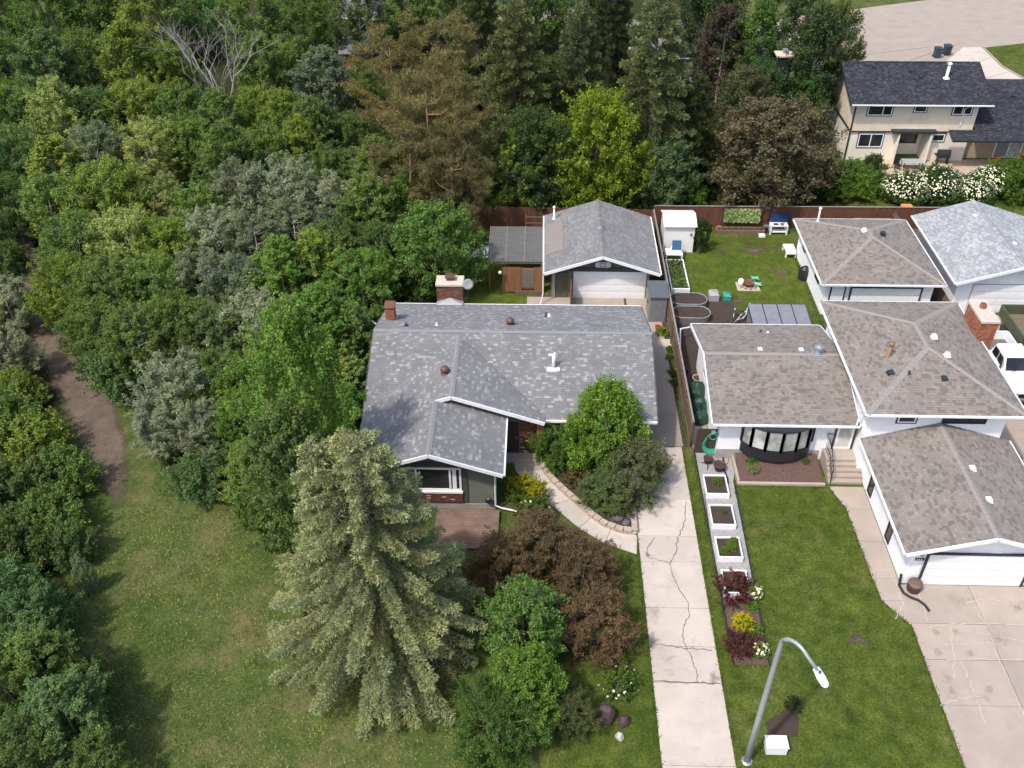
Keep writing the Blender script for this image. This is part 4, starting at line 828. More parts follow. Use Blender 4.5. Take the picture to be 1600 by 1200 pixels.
obj('gutter', MB().bar((-1.45, 32.55, 3.06), (-1.45, 36.9, 3.06), .11, .12), M_gutter, B); obj('gutter', MB().bar((.5, 36.9, 2.84), (6.35, 36.9, 2.84), .1, .12), M_gutter, B)
obj('gutter', MB().bar((6.35, 47.75, 2.84), (-9, 47.75, 2.84), .1, .12), M_gutter, B)
for y0, z0, y1, z1 in ((36.95, 2.9, 42.25, 4.75), (42.25, 4.75, 47.7, 2.9)):
    for x in (6.39, -9.04): fascia(B, (x, y0, z0), (x, y1, z1), M_board, .05, .16, -.1)
obj('downspout', MB().tube([(-1.47, 32.75, 3.0), (-1.7, 33.1, 2.7), (-1.93, 33.2, 2.5), (-1.93, 33.2, .35), (-1.6, 33.15, .22), (-.4, 32.9, .16)], .05, 6), M_gutter, B)
# picture window, brick apron
fw = window(B, -6.4, -3.6, 1.32, 2.86, 33.3, 'y', -1, M_whitem, M_glass, (.2, .8), .1, dep=.08); obj('sill', MB().box(-6.45, -3.55, 33.14, 33.298, 1.2, 1.318), M_whitem, fw)
obj('window_surround', MB().box(-6.7, -3.3, 33.25, 33.298, 2.88, 3.2).box(-3.55, -3.3, 33.25, 33.298, .5, 2.86).box(-3.6, -3.56, 33.25, 33.298, 1.1, 2.86), M_sagetrim, B)
obj('brick_apron', bricks(-6.6, -3.56, 33.2, 33.298, .55, 1.1, .22, .08, 5, 'f'), M_brickm, B, kind='stuff')
# curtain edge inside the right light
obj('curtain', MB().box(-4.05, -3.85, 33.281, 33.285, 1.45, 2.75), M_gutter, fw)
# entry
obj('brick_wall', bricks(-.75, .1, 37.38, 37.497, .2, 2.7, .22, .08, 6, 'f'), M_brickm, B, kind='stuff'); obj('brick_pier', bricks(.12, .5, 36.98, 37.4, 0, 2.72, .21, .08, 7, 'flr'), M_brickr, B, kind='stuff')
d = obj('door', MB().box(-1.75, -.85, 37.42, 37.498, .2, 2.25), mat('brown door', (.05, .03, .025), .5), B); obj('handle', MB().box(-1.0, -.95, 37.36, 37.42, 1.15, 1.3), M_steel, d)
obj('porch_step', MB().bbox(-1.9, .1, 36.7, 37.37, -.05, .19, .02), M_conc3, B)
window(B, 1.6, 3.9, 1.0, 2.1, 37.5, 'y', -1, M_whitem, M_glass, (.5,), .07)
window(B, 39.2, 40.6, 1.4, 2.2, 5.95, 'x', 1, M_whitem, M_glass, (.5,), .07); window(B, 43.5, 45, 1.4, 2.2, 5.95, 'x', 1, M_whitem, M_glass, (.5,), .07)
# chimneys, vents
ch = obj('chimney', bricks(-6.08, -4.5, 47.95, 48.9, 0, 4.05, .21, .075, 8, 'flr'), M_brick, B, kind='stuff'); obj('chimney_cap', MB().bbox(-6.14, -4.44, 47.88, 48.96, 4.05, 4.2, .03), M_cap, ch)
obj('flue', MB().box(-5.5, -5.06, 48.3, 48.6, 4.2, 4.42).box(-5.58, -4.98, 48.22, 48.68, 4.42, 4.47), M_vent, ch); obj('cricket', MB().add([(-6.1, 47.35, 3.06), (-4.46, 47.35, 3.06), (-4.46, 47.94, 2.95), (-6.1, 47.94, 2.95), (-5.28, 47.94, 3.22)], [(0, 1, 4), (1, 2, 4), (3, 0, 4)]), mat('flashing', (.45, .46, .48), .5, .1, metal=.4), ch)
c2 = obj('chimney', bricks(-8.62, -8.12, 44.1, 44.7, 3.7, 4.95, .2, .075, 9), M_brickr, B, kind='stuff'); obj('chimney_cap', MB().bbox(-8.68, -8.06, 44.04, 44.76, 4.95, 5.05, .03), M_brick, c2); obj('flashing', MB().box(-8.7, -8.0, 43.95, 44.8, 3.75, 4.08), MATS['flashing'], c2)
dome_vent(B, -1.47, 43.5, 4.33, .22, M_vent); dome_vent(B, -4.75, 38.7, 4.5, .22, M_vent)
mb = MB().lathe([(.09, 0), (.085, .9)], (.96, 40.0, 3.95), 10).bbox(.6, 1.3, 39.75, 40.2, 3.86, 3.99, .02); mb.tube([(.68, 40.0, 4.83), (.96, 40.0, 4.83), (1.04, 40, 4.98)], .075, 8); obj('vent_pipe', mb, M_whitem, B, True)
pipe(B, .55, 45.2, 3.72, .35, .05, M_black); pipe(B, .75, 45.25, 3.72, .2, .07, M_whitem); pipe(B, -7.3, 43.0, 4.5, .22, .06, M_black); pipe(B, -5.6, 43.2, 4.42, .2, .05, M_whitem)
dish = obj('satellite_dish', MB().lathe([(.05, .0), (.2, .03), (.33, .1), (.34, .11), (.2, .05), (.04, .02)], (0, 0, 0), 16).xf(Matrix.Translation((-4.15, 48.0, 4.15)) @ Matrix.Rotation(math.radians(55), 4, 'X')), M_grey, B, True)
obj('mast', MB().tube([(-4.25, 48.1, 2.7), (-4.2, 48.1, 3.6), (-4.15, 48.05, 4.15)], .03, 6), M_black, dish)
obj('hose_reel', MB().lathe([(.16, -.06), (.2, 0), (.16, .06)], (0, 0, 0), 12).xf(Matrix.Translation((-2.25, 33.12, .75)) @ Matrix.Rotation(math.pi/2, 4, 'X')), M_black, B)
obj('leaf_guard', MB().tube([(-8.9, 44.6, 3.1), (-9.7, 44.9, 3.6), (-10.2, 45.0, 3.4)], .05, 6), M_gutter, B)
# ---- deck
D = thing('deck', 'low weathered red-brown plank deck below the picture window', 'deck', (-3.2, 31.7, 0)); obj('frame', MB().box(-4.85, -1.75, 30.46, 30.5, 0, .2).box(-4.85, -1.75, 32.95, 33.0, 0, .2).box(-4.85, -4.8, 30.5, 32.95, 0, .2).box(-1.8, -1.75, 30.5, 32.95, 0, .2), M_wood, D)
M_plank = mat('deck plank', (.2, .13, .105), .85, .35, 3, bmp=.4, fine=25, scl=(.2, 1, 1), dirt=(.11, .05, .035), dirt_scale=1.1)
n = 18
for i in range(n):
    y = 30.42+i*2.6/n; obj('plank', MB().bbox(-4.88+random.uniform(-.01, .01), -1.72+random.uniform(-.01, .01), y+.005, y+2.6/n-.007, .2, .236+random.uniform(-.003, .003), .006), M_plank, D)
# ---- grey garage
Gm = thing('garage', 'sage garage with grey gable roof and white panel door', 'garage', (4.2, 56, 0))
obj('wall', MB().extrude([(1.0, 53.1, -.1), (7.55, 53.1, -.1), (7.55, 53.1, 2.35), (4.23, 53.1, 3.45), (1.0, 53.1, 2.35)], (0, 6.6, 0)), M_sage, Gm)
gable_y(Gm, .48, 8.02, 4.23, 52.2, 60.0, 2.45, 3.72, M_roofA2, 11)
garage_door(Gm, 2.42, 7.24, 53.06, .02, 2.08, M_whitem, 4); dd = obj('door', MB().box(1.28, 2.06, 53.03, 53.098, .02, 2.0), mat('green door', (.09, .1, .075), .6), Gm); obj('pane', MB().box(1.4, 1.94, 53.02, 53.03, .15, 1.9), mat('green panel', (.075, .085, .06), .5), dd)
obj('header', MB().box(1.05, 7.5, 53.03, 53.09, 2.1, 2.36), M_sagetrim, Gm); obj('door_post', MB().box(1.02, 1.22, 52.95, 53.09, 0, 2.3), M_found, Gm); obj('door_post', MB().box(7.3, 7.5, 52.95, 53.09, 0, 2.3), M_found, Gm)
bb = obj('backboard', MB().extrude([(3.72, 52.6, 2.72), (3.9, 52.6, 2.6), (4.7, 52.6, 2.6), (4.88, 52.6, 2.72), (4.88, 52.6, 3.0), (4.7, 52.6, 3.14), (3.9, 52.6, 3.14), (3.72, 52.6, 3.0)], (0, .05, 0)), M_black, Gm)
obj('board_face', MB().extrude([(3.78, 52.585, 2.74), (3.92, 52.585, 2.65), (4.68, 52.585, 2.65), (4.82, 52.585, 2.74), (4.82, 52.585, 2.98), (4.68, 52.585, 3.09), (3.92, 52.585, 3.09), (3.78, 52.585, 2.98)], (0, .012, 0)), mat('backboard white', (.45, .48, .52), .4), bb)
obj('target', MB().box(4.13, 4.47, 52.575, 52.583, 2.98, 3.01).box(4.13, 4.47, 52.575, 52.583, 2.7, 2.73).box(4.13, 4.16, 52.575, 52.583, 2.732, 2.978).box(4.44, 4.47, 52.575, 52.583, 2.732, 2.978), M_black, bb); obj('bracket', MB().bar((4.3, 52.65, 2.85), (4.3, 53.1, 2.75), .06), M_black, bb)
obj('downspout', MB().tube([(.42, 52.3, 2.35), (.42, 52.3, .8), (.25, 52.0, .15), (.15, 51.6, .1)], .05, 6), M_gutter, Gm); pipe(Gm, 1.15, 59.0, 2.75, .8, .06, M_whitem, .1); pipe(Gm, 4.25, 56.0, 3.7, .15, .12, M_grey)
obj('roof_patch', MB().add([(.55, 58.5, 2.52), (.55, 54.3, 2.52), (1.75, 54.4, 2.925), (1.75, 58.4, 2.925)], [(0, 1, 2, 3)]), mat('roof patch', (.22, .195, .18), .9, .08), Gm)
obj('wall_lamp', MB().lathe([(.05, 0), (.1, .08), (.1, .25), (.03, .32)], (7.46, 52.85, 1.6), 8), M_black, Gm); obj('flood_lamp', MB().box(6.1, 6.25, 52.9, 53.02, 2.5, 2.62), M_whitem, Gm)
# ---- shelter beside the garage
M_corr = mat('smoked corrugated sheet', (.13, .128, .128), .5, .45, 2.5, scl=(.35, 2.2, 1), bmp=.2)
M_cap2b = mat('weathered batten', (.22, .19, .17), .8, .3)
Sh = thing('lean_to', 'dark corrugated lean-to roof on cedar posts left of the garage', 'shelter', (-1.4, 56, 0))
for k, (x0, x1) in enumerate(((-3.3, -2.1), (-2.1, -.85), (-.85, .38))):
    mb = MB(); nn = 14
    for i in range(nn):
        a = x0+(x1-x0)*i/nn+.006; b = x0+(x1-x0)*(i+1)/nn-.006; zz = .02 if i % 2 else 0
        mb.extrude([(a, 53.95, 2.2+zz), (b, 53.95, 2.2+zz), (b, 58.4, 2.4+zz), (a, 58.4, 2.4+zz)], (0, 0, .02))
    obj('roof_sheet', mb, M_corr, Sh)
for x in (-3.28, -2.1, -.85, .36): obj('batten', MB().bar((x, 53.95, 2.25), (x, 58.4, 2.45), .05, .03), M_cap2b, Sh)
for y, z in ((53.98, 2.1), (56.2, 2.2), (58.3, 2.3)): obj('beam', MB().box(-3.3, .4, y, y+.09, z-.05, z+.08), M_wood, Sh)
for x, y in ((-3.2, 54.02), (-3.2, 58.3), (.3, 54.02), (.3, 58.3)): obj('post', MB().box(x-.05, x+.05, y-.05, y+.05, 0, 2.1), M_orangewood, Sh)
F = thing('cedar_gate', 'orange cedar board gate fence below the lean-to roof', 'fence', (-1, 53.5, 0))
for i in range(19):
    x = -2.3+i*.142
    if not 8 < i < 15: obj('board', MB().box(x, x+.135, 53.5, 53.53, .12, 2.05+random.uniform(-.02, .02)), M_orangewood, F)
obj('rail', MB().box(-2.32, .42, 53.54, 53.6, 1.85, 1.95), M_orangewood, F); obj('rail', MB().box(-2.32, .42, 53.54, 53.6, .36, .46), M_orangewood, F); obj('kickboard', MB().box(-1.5, .42, 53.36, 53.42, .02, .33), M_wood, F)
mb = MB()
for i in range(12): mb.box(-1.16, -.2, 53.4, 53.41, .4+i*.12, .42+i*.12); mb.box(-1.15+i*.085, -1.13+i*.085, 53.412, 53.422, .4, 1.8)
mb.box(-1.16, -.2, 53.425, 53.435, .4, 1.8); mb.xf(Matrix.Translation((0, .1, .1))); obj('mesh_panel', mb, M_lattice, F)
Fl = thing('lamp_post', 'thin dark post with white round lamp by the cedar gate', 'lamp', (-2.42, 53.3, 0)); obj('pole', MB().tube([(-2.42, 53.3, 0), (-2.42, 53.3, 1.75), (-2.4, 53.25, 1.95), (-2.3, 53.2, 2.0)], .035, 6), M_black, Fl); obj('globe', MB().lathe([(.03, 0), (.1, .05), (.12, .14), (.08, .22), (.02, .25)], (-2.45, 53.2, 1.7), 10), M_whitem, Fl, True)
Gp = thing('wooden_gate', 'narrow brown wooden gate seen edge-on before the garage', 'gate', (2.3, 52.2, 0))
for i in range(8): obj('board', MB().box(2.24, 2.27, 51.45+i*.19, 51.625+i*.19, .08, 1.85), M_orangewood, Gp)
obj('brace', MB().bar((2.3, 51.5, .2), (2.3, 52.9, 1.7), .05, .09), M_wood, Gp)
sheet('mesh_ground', [S(728, 378), S(768, 376), S(768, 403), S(735, 403)], mat('grey landscape cloth', (.26, .29, .34), .8, .1, 5), .02)
Tr = thing('trellis', 'wooden garden trellis frame behind the lean-to', 'trellis', (.0, 61, 0))
for x in (-.9, .55): obj('post', MB().box(x, x+.08, 60.95, 61.03, 0, 2.0), M_wood, Tr)
for z in (.4, .8, 1.3, 1.8): obj('rail', MB().box(-.9, .63, 60.91, 60.95, z, z+.07), M_wood, Tr)
Ga = thing('wire_gate', 'small wire garden gate left of the lean-to', 'gate', (-4.2, 58, 0)); obj('frame', MB().bar((-4.6, 58, .02), (-4.6, 58, 1.1), .05).bar((-3.7, 58, .02), (-3.7, 58, 1.1), .05).bar((-4.6, 58, 1.08), (-3.7, 58, 1.08), .05).bar((-4.6, 58, .3), (-3.7, 58, .3), .05), M_wood, Ga)
# ---- fences
def fence(label, a, b, m, h=1.75, bw=.15, post=2.4, cap=None, group=None, gaps=(), lean=0.):
    a = Vector((*a, 0)); b = Vector((*b, 0)); L_ = (b-a).length; d = (b-a)/L_; nrm = Vector((-d.y, d.x, 0)); t = thing('wooden_fence', label, 'fence', a, group); rz = math.atan2(d.y, d.x)
    n = int(L_/bw); rnd = random.Random(int(L_*100)); base = []
    for k in range(3): base.append(MB().box(0, bw*.95, -.011, .011, .03, h+rnd.uniform(-.03, .02)).mesh('board'))
    for i in range(n): link('board', base[i % 3 if rnd.random() < .7 else 0], m, t, a+d*(i*bw)+nrm*rnd.uniform(-.004, .004), (rnd.uniform(-.01, .01), 0, rz))
    pm = MB().box(-.05, .05, .02, .12, 0, h-.03).mesh('post')
    for i in range(int(L_/post)+1): link('post', pm, M_wood, t, a+d*min(L_, i*post), (0, 0, rz))
    for z in (.35, h-.3): obj('rail', MB().bar(a+nrm*.045+Vector((0, 0, z)), b+nrm*.045+Vector((0, 0, z)), .04, .09), M_wood, t)
    if cap: obj('cap_rail', MB().bar(a+Vector((0, 0, h+.03)), b+Vector((0, 0, h+.03)), .1, .04), cap, t)
    return t
M_darkgate = mat('dark gate boards', (.06, .036, .028), .85, .5, 5, scl=(6, 1, .15))
M_cap2 = mat('grey cap rail', (.24, .21, .19), .85, .3, 4)
fence('long red-brown board fence behind the white shed and garages', (8.7, 62.95), (34, 63.1), M_redwood, 1.75, cap=M_cap2)
fence('dark red board fence behind the lean-to, under the pines', (-10, 62.8), (8.5, 62.4), M_redwood, 1.75)
fence('weathered board fence dividing the two driveways', (8.5, 38.2), (8.55, 62.3), M_wood, 1.8, cap=M_cap2)
fence('short dark board gate carrying the green hose', (8.66, 37.75), (10.15, 37.75), M_darkgate, 1.75)
fence('red board fence running back behind the white shed', (9.2, 63.3), (12.2, 71), M_redwood, 1.7)
fence('weathered fence between the two right-hand garages', (26.25, 46.5), (26.3, 62.6), M_wood, 1.7)
# ---- the white split-level house
W = thing('white_house', 'white split-level house with brown shingle roofs and front garage', 'house', (18, 38, 0))
obj('wall', MB().extrude([(9.75, 37.4, -.1), (9.75, 45.5, -.1), (9.75, 45.5, 2.68), (9.75, 41.4, 3.78), (9.75, 37.4, 2.7)], (6.9, 0, 0)), M_stucco, W)
obj('foundation', MB().box(9.73, 15.2, 37.36, 37.399, -.1, .66), M_found, W)
gable_x(W, 9.2, 16.75, 36.9, 45.95, 41.4, 2.85, 4.08, M_roofB, 21)
obj('main_wall', MB().box(16.9, 23.6, 36.2, 45.2, -.1, 4.6), M_stucco, W); hip(W, 16.35, 24.15, 35.6, 45.7, 4.72, 5.95, 39.6, 41.75, M_roofB, 31)
obj('garage_wall', MB().extrude([(17.17, 28.97, -.1), (23.55, 28.97, -.1), (23.55, 28.97, 2.45), (20.37, 28.97, 3.42), (17.17, 28.97, 2.45)], (0, 7.2, 0)), M_stucco, W)
gable_y(W, 16.62, 24.12, 20.37, 28.45, 36.19, 2.6, 3.72, M_roofB, 41)
garage_door(W, 17.95, 22.6, 28.93, .03, 2.12, M_whitem, 4, M_dark)
for y0, y1 in ((34.25, 34.85), (31.1, 31.7)): window(W, y0, y1, .25, 1.5, 17.17, 'x', -1, M_dark, M_glass, (), .06)
window(W, 18.2, 19.1, 3.72, 4.45, 36.2, 'y', -1, M_whitem, M_glass, (), .07, trim=M_dark); window(W, 20.4, 22.6, 3.7, 4.45, 36.2, 'y', -1, M_dark, M_glass, (.35,), .07)
# bow window
arc = [(10.95, 37.38), (11.35, 36.9), (12.05, 36.58), (12.85, 36.46), (13.65, 36.58), (14.3, 36.9), (14.65, 37.38)]
bw_ = obj('bow_window', MB().prism(arc, .62, 1.32), M_black, W); obj('bow_roof', MB().prism([(10.9, 37.39)]+[(x+(.03 if x > 12.8 else -.03), y-.05) for x, y in arc[1:-1]]+[(14.7, 37.39)], 2.62, 2.7), M_black, bw_)
for i in range(6):
    a, b = Vector((*arc[i], 0)), Vector((*arc[i+1], 0)); mb = MB(); mb.bar(a+Vector((0, 0, 1.32)), a+Vector((0, 0, 2.62)), .13); mb.bar(b+Vector((0, 0, 1.32)), b+Vector((0, 0, 2.62)), .13); obj('mullion', mb, M_black, bw_)
    if 0 < i < 6 or True: obj('pane', MB().extrude([a+Vector((0, .02, 1.33)), b+Vector((0, .02, 1.33)), b+Vector((0, .02, 2.61)), a+Vector((0, .02, 2.61))], (0, .03, 0)), M_glass2, bw_)
fd = obj('front_door', MB().box(15.85, 16.75, 37.32, 37.398, .86, 2.62), M_whitem, W); obj('door_trim', MB().box(15.76, 15.848, 37.3, 37.398, .86, 2.7).box(16.752, 16.84, 37.3, 37.398, .86, 2.7).box(15.848, 16.752, 37.3, 37.398, 2.622, 2.7), M_dark, fd); obj('pane', MB().box(15.98, 16.62, 37.305, 37.32, 1.05, 2.5), M_glass2, fd)
sp_ = obj('steps', MB().bbox(15.35, 17.1, 36.5, 37.39, -.05, .85, .02), M_conc2, W)
for i in range(4): obj('step', MB().bbox(15.35, 17.1, 35.5+i*.25, 36.498, .85*i/5-.03, .85*(i+1)/5, .02), M_conc2, sp_)
rl = MB().tube([(15.45, 35.5, .05), (15.45, 35.5, .95), (15.45, 36.45, 1.75), (15.45, 37.2, 1.75)], .025, 6).tube([(15.45, 35.52, .45), (15.45, 36.45, 1.2), (15.45, 37.2, 1.2)], .018, 6)
for i in range(9): y = 35.6+i*.2; z = .05+max(0, min(.8, (y-35.5)*.85)); rl.tube([(15.45, y, z), (15.45, y, z+.88)], .012, 5)
obj('railing', rl, M_black, sp_); obj('mail_box', MB().bbox(15.38, 15.62, 37.0, 37.3, 1.75, 2.0, .04), M_grey, W)
obj('letter_slot', MB().box(15.28, 15.6, 37.33, 37.397, 2.4, 2.46), M_black, W)
# roof fittings
for x, y, s in ((12.35, 41.9, 3.9), (14.6, 41.9, 3.9)): box_vent(W, x, y, s, M_gutter, .12)
mb = MB().bbox(15.1, 15.75, 41.2, 41.9, 3.95, 4.12, .03).lathe([(.2, 4.1), (.2, 4.35), (.27, 4.37), (.27, 4.5), (.1, 4.58)], (15.42, 41.55, 0), 12); obj('roof_vent', mb, M_steel, W)
pipe(W, 18.3, 39.5, 5.25, .85, .1, mat('rusty flue', (.2, .13, .06), .6, .3), .16); box_vent(W, 18.1, 38.2, 5.23, M_dark, .15); box_vent(W, 20.6, 37.7, 5.3, M_dark, .15); pipe(W, 18.9, 38.0, 5.4, .2, .06, M_dark)
for x, y, z in ((20.9, 40.6, 5.85), (21.1, 39.1, 5.78)): box_vent(W, x, y, z, M_gutter, .12)
pipe(W, 13.0, 44.7, 3.15, .2, .05, M_dark); pipe(W, 13.4, 44.6, 3.15, .15, .06, M_whitem)
for x, y in ((20.85, 33.0), (20.85, 30.9)): box_vent(W, x, y, 3.56, M_gutter, .13)
c3 = obj('chimney', bricks(23.85, 24.75, 41.9, 43.9, 0, 5.9, .22, .08, 14, 'flr'), M_brickr, W, kind='stuff'); obj('chimney_cap', MB().bbox(23.8, 24.8, 41.85, 43.95, 5.9, 6.05, .03), M_cap, c3); obj('flue', MB().lathe([(.17, 6.05), (.17, 6.3), (.12, 6.3), (.12, 6.08)], (24.3, 43.2, 0), 12), M_orangewood, c3)
obj('step_flashing', MB().bar((23.8, 41.8, 4.84), (23.8, 44.0, 4.84), .2, .06), M_steel, c3)
for a in (((16.57, 36.8, 4.6), (16.57, 36.9, 2.9)),): obj('downspout', MB().tube(a, .05, 6), M_gutter, W)
wl_ = obj('wall_lamp', MB().lathe([(.04, 0), (.09, .06), (.09, .24), (.03, .3)], (17.6, 28.85, 2.0), 8), M_steel, W)
nb = obj('number_plate', MB().box(17.42, 17.82, 28.93, 28.96, 1.62, 1.78), M_black, W)
for k, x in enumerate((17.5, 17.6, 17.7)): obj('digit', MB().box(x-.025, x+.025, 28.92, 28.93, 1.66, 1.74), M_gutter, nb)
obj('meter', MB().box(9.66, 9.74, 40.5, 40.8, 1.2, 1.6).tube([(9.7, 40.65, 1.2), (9.7, 40.65, 0)], .02, 5), M_grey, W)
window(W, 42.2, 43.3, 1.3, 2.2, 9.75, 'x', -1, M_whitem, M_glass, (), .06)
# ---- hip-roofed garage behind
Hg = thing('garage', 'white garage with brown hip roof behind the white house', 'garage', (22, 55, 0)); obj('wall', MB().box(18.6, 25.4, 51.4, 59.1, -.1, 2.5), M_stucco, Hg); hip(Hg, 18.12, 25.88, 50.95, 59.55, 2.62, 3.95, 54.7, 55.6, M_roofB, 51)
garage_door(Hg, 20.2, 24.6, 51.36, .02, 2.12, M_whitem, 4, M_dark); obj('door', MB().box(18.95, 19.75, 51.33, 51.398, .02, 2.05), M_whitem, Hg); obj('door_trim', MB().box(18.86, 18.948, 51.33, 51.398, .02, 2.1).box(19.752, 19.84, 51.33, 51.398, .02, 2.1), M_dark, Hg)
for a, b in ((57.0, 57.8), (53.0, 54.0)): window(Hg, a, b, 1.3, 2.0, 18.6, 'x', -1, M_dark, M_glass, (), .06)
pipe(Hg, 19.5, 58.6, 2.95, .9, .06, M_whitem, .11); box_vent(Hg, 21.7, 55.6, 3.88, M_gutter, .13); box_vent(Hg, 22.9, 55.4, 3.75, M_dark, .13)
# ---- pale garage at the right edge
Pg = thing('garage', 'white garage with pale silver-grey shingle roof at the right edge', 'garage', (30.5, 55, 0)); obj('wall', MB().extrude([(27.1, 51.9, -.1), (33.9, 51.9, -.1), (33.9, 51.9, 2.5), (30.5, 51.9, 3.55), (27.1, 51.9, 2.5)], (0, 7.8, 0)), M_stucco, Pg)
gable_y(Pg, 26.6, 34.4, 30.5, 51.2, 60.2, 2.62, 3.85, M_roofS, 61); garage_door(Pg, 28.1, 33, 51.86, .02, 2.15, M_whitem, 4); box_vent(Pg, 30.0, 58.2, 3.6, M_gutter, .12); box_vent(Pg, 31.2, 54.5, 3.55, M_gutter, .12)
# ---- cream house behind the back fence
Bh = thing('cream_house', 'two-storey cream stucco house with charcoal roof at top right', 'house', (31, 78, 0))
obj('wall', MB().extrude([(25.95, 74.9, 2.66), (25.95, 83.4, 2.66), (25.95, 83.4, 5.1), (25.95, 79.1, 6.75), (25.95, 74.9, 5.1)], (10.0, 0, 0)), M_cream, Bh)
obj('lower_wall', MB().box(26.0, 29.9, 74.98, 83.3, -.1, 2.655).box(32.6, 35.9, 74.98, 83.3, -.1, 2.655).box(29.9, 32.6, 76.3, 83.3, -.1, 2.655), M_cream2, Bh)
obj('belt_trim', MB().box(25.9, 29.3, 74.86, 74.97, 2.56, 2.66).box(32.9, 34, 74.86, 74.97, 2.56, 2.66), M_dark, Bh); obj('corner_trim', MB().box(25.9, 26.02, 74.84, 74.9, 2.66, 5.1).box(25.92, 26.04, 74.9, 74.975, 0, 2.55), M_dark, Bh)
obj('side_trim', MB().bar((25.92, 74.95, 2.66), (25.92, 83.3, 2.66), .05, .14), M_dark, Bh)
gable_x(Bh, 25.35, 36.75, 74.2, 84, 79.05, 5.2, 7.0, M_roofC, 71, M_dark); obj('gutter', MB().bar((25.35, 74.1, 5.16), (36.75, 74.1, 5.16), .08, .1), M_gutter, Bh)
for x0, x1, z0, z1, ml in ((27.0, 29.0, 4.0, 4.9, (.62,)), (30.75, 31.75, 4.3, 4.95, ()), (33.9, 35.45, 4.1, 4.95, (.5,))): window(Bh, x0, x1, z0, z1, 74.9, 'y', -1, M_whitem, M_glass, ml, .08, trim=M_dark)
for x0, x1, z0, z1, ml in ((26.8, 28.85, 1.2, 2.4, (.5,)), (32.9, 33.9, 1.75, 2.4, ())): window(Bh, x0, x1, z0, z1, 74.98, 'y', -1, M_whitem, M_glass, ml, .08, trim=M_dark)
al = obj('alcove_roof', MB().box(29.3, 32.95, 74.3, 74.97, 2.67, 2.85), M_dark, Bh); obj('alcove_ceiling', MB().extrude([(29.9, 74.98, 2.5), (32.6, 74.98, 2.5), (32.3, 76.2, 2.2), (30.3, 76.2, 2.2)], (0, 0, .1)), M_dark, al)
obj('alcove_wall', MB().extrude([(29.86, 74.4, 0), (29.99, 74.4, 0), (29.99, 76.2, 0), (29.86, 76.2, 0)], (0, 0, 2.6)), M_cream2, Bh); obj('alcove_wall', MB().extrude([(32.5, 74.4, 0), (32.65, 74.4, 0), (32.65, 76.2, 0), (32.5, 76.2, 0)], (0, 0, 2.6)), M_cream2, Bh)
window(Bh, 30.3, 32.2, 1.0, 2.1, 76.3, 'y', -1, M_dark, M_glass, (.5,), .08)
obj('wing_wall', MB().box(35.95, 46, 75.6, 84, -.1, 2.6).box(34.2, 35.94, 76.4, 84, -.1, 2.6), M_tan, Bh)
roof_plane(Bh, [(33.7, 72.85, 2.75), (46, 72.85, 2.75), (46, 74.15, 3.1), (33.7, 74.15, 3.1)], M_roofC, M_board, seed=75); roof_plane(Bh, [(36.0, 74.16, 3.1), (46, 74.16, 3.1), (46, 80.6, 4.7), (36.0, 80.6, 4.7)], M_roofC, M_board, seed=76)
roof_plane(Bh, [(46, 86.6, 2.8), (36.2, 86.6, 2.8), (36.2, 80.6, 4.7), (46, 80.6, 4.7)], M_roofC, M_board, seed=77); obj('gutter', MB().bar((33.7, 72.8, 2.7), (46, 72.8, 2.7), .08, .12), M_dark, Bh)
d = obj('back_door', MB().box(35.0, 35.9, 76.3, 76.398, .1, 2.1), M_whitem, Bh); obj('pane', MB().box(35.12, 35.78, 76.28, 76.3, .3, 1.0).box(35.12, 35.78, 76.28, 76.3, 1.1, 1.95), M_glass, d)
d = obj('patio_door', MB().box(38.6, 40.9, 75.52, 75.598, .1, 2.2), M_whitem, Bh); obj('pane', MB().box(38.7, 39.7, 75.5, 75.52, .2, 2.1), mat('screen grey', (.2, .21, .22), .7), d); obj('pane', MB().box(39.8, 40.8, 75.5, 75.52, .2, 2.1), M_glass2, d)
pipe(Bh, 33.6, 77.2, 6.3, 1.1, .12, M_whitem, .2)
for x, y, z in ((27.9, 78.4, 6.72), (30.9, 77.9, 6.55), (31.5, 77.2, 6.3), (40.3, 78.6, 4.2)): box_vent(Bh, x, y, z, M_dark, .16)
obj('downspout', MB().tube([(35.0, 74.3, 5.1), (34.8, 74.8, 4.6), (34.8, 74.82, 3.2)], .05, 6), M_gutter, Bh)
sheet('patio', [(28.5, 72.3), (42, 72.3), (42, 75.5), (28.5, 74.9)], mat('patio stone', (.42, .33, .25), .9, .2), .02)
# ---- glimpses of houses at the top
def far_house(label, x0, x1, y0, y1, ze, zr, wm, rm, seed):
    t = thing('house', label, 'house', ((x0+x1)/2, (y0+y1)/2, 0)); obj('wall', MB().extrude([(x0+.4, y0+.5, 0), (x0+.4, y1-.5, 0), (x0+.4, y1-.5, ze-.1), (x0+.4, (y0+y1)/2, zr-.3), (x0+.4, y0+.5, ze-.1)], (x1-x0-.8, 0, 0)), wm, t); gable_x(t, x0, x1, y0, y1, (y0+y1)/2, ze, zr, rm, seed)
    for k in range(3): x = x0+1.5+(x1-x0-3)*k/3; window(t, x, x+1.4, 1.0, 2.1, y0+.5, 'y', -1, M_whitem, M_glass, (.5,), .08)
    return t
far_house('pale house glimpsed behind the spruces at the top', 9, 19, 92, 101, 2.8, 5, M_cream2, M_roofA2, 81)
far_house('grey-roofed house hidden behind the top left fence', -22, -11, 104, 112, 2.8, 4.8, M_cream, M_roofA2, 84)
far_house('house among the trees beyond the wood, top middle', -6, 5, 112, 120, 2.8, 5, M_cream2, M_roofB, 87)
Os = thing('garden_shed', 'shed with grey sheet roof and orange cedar wall at the top', 'shed', (-12.5, 96, 0)); a = S(533, 84, 2.2); b = S(592, 84, 2.2)
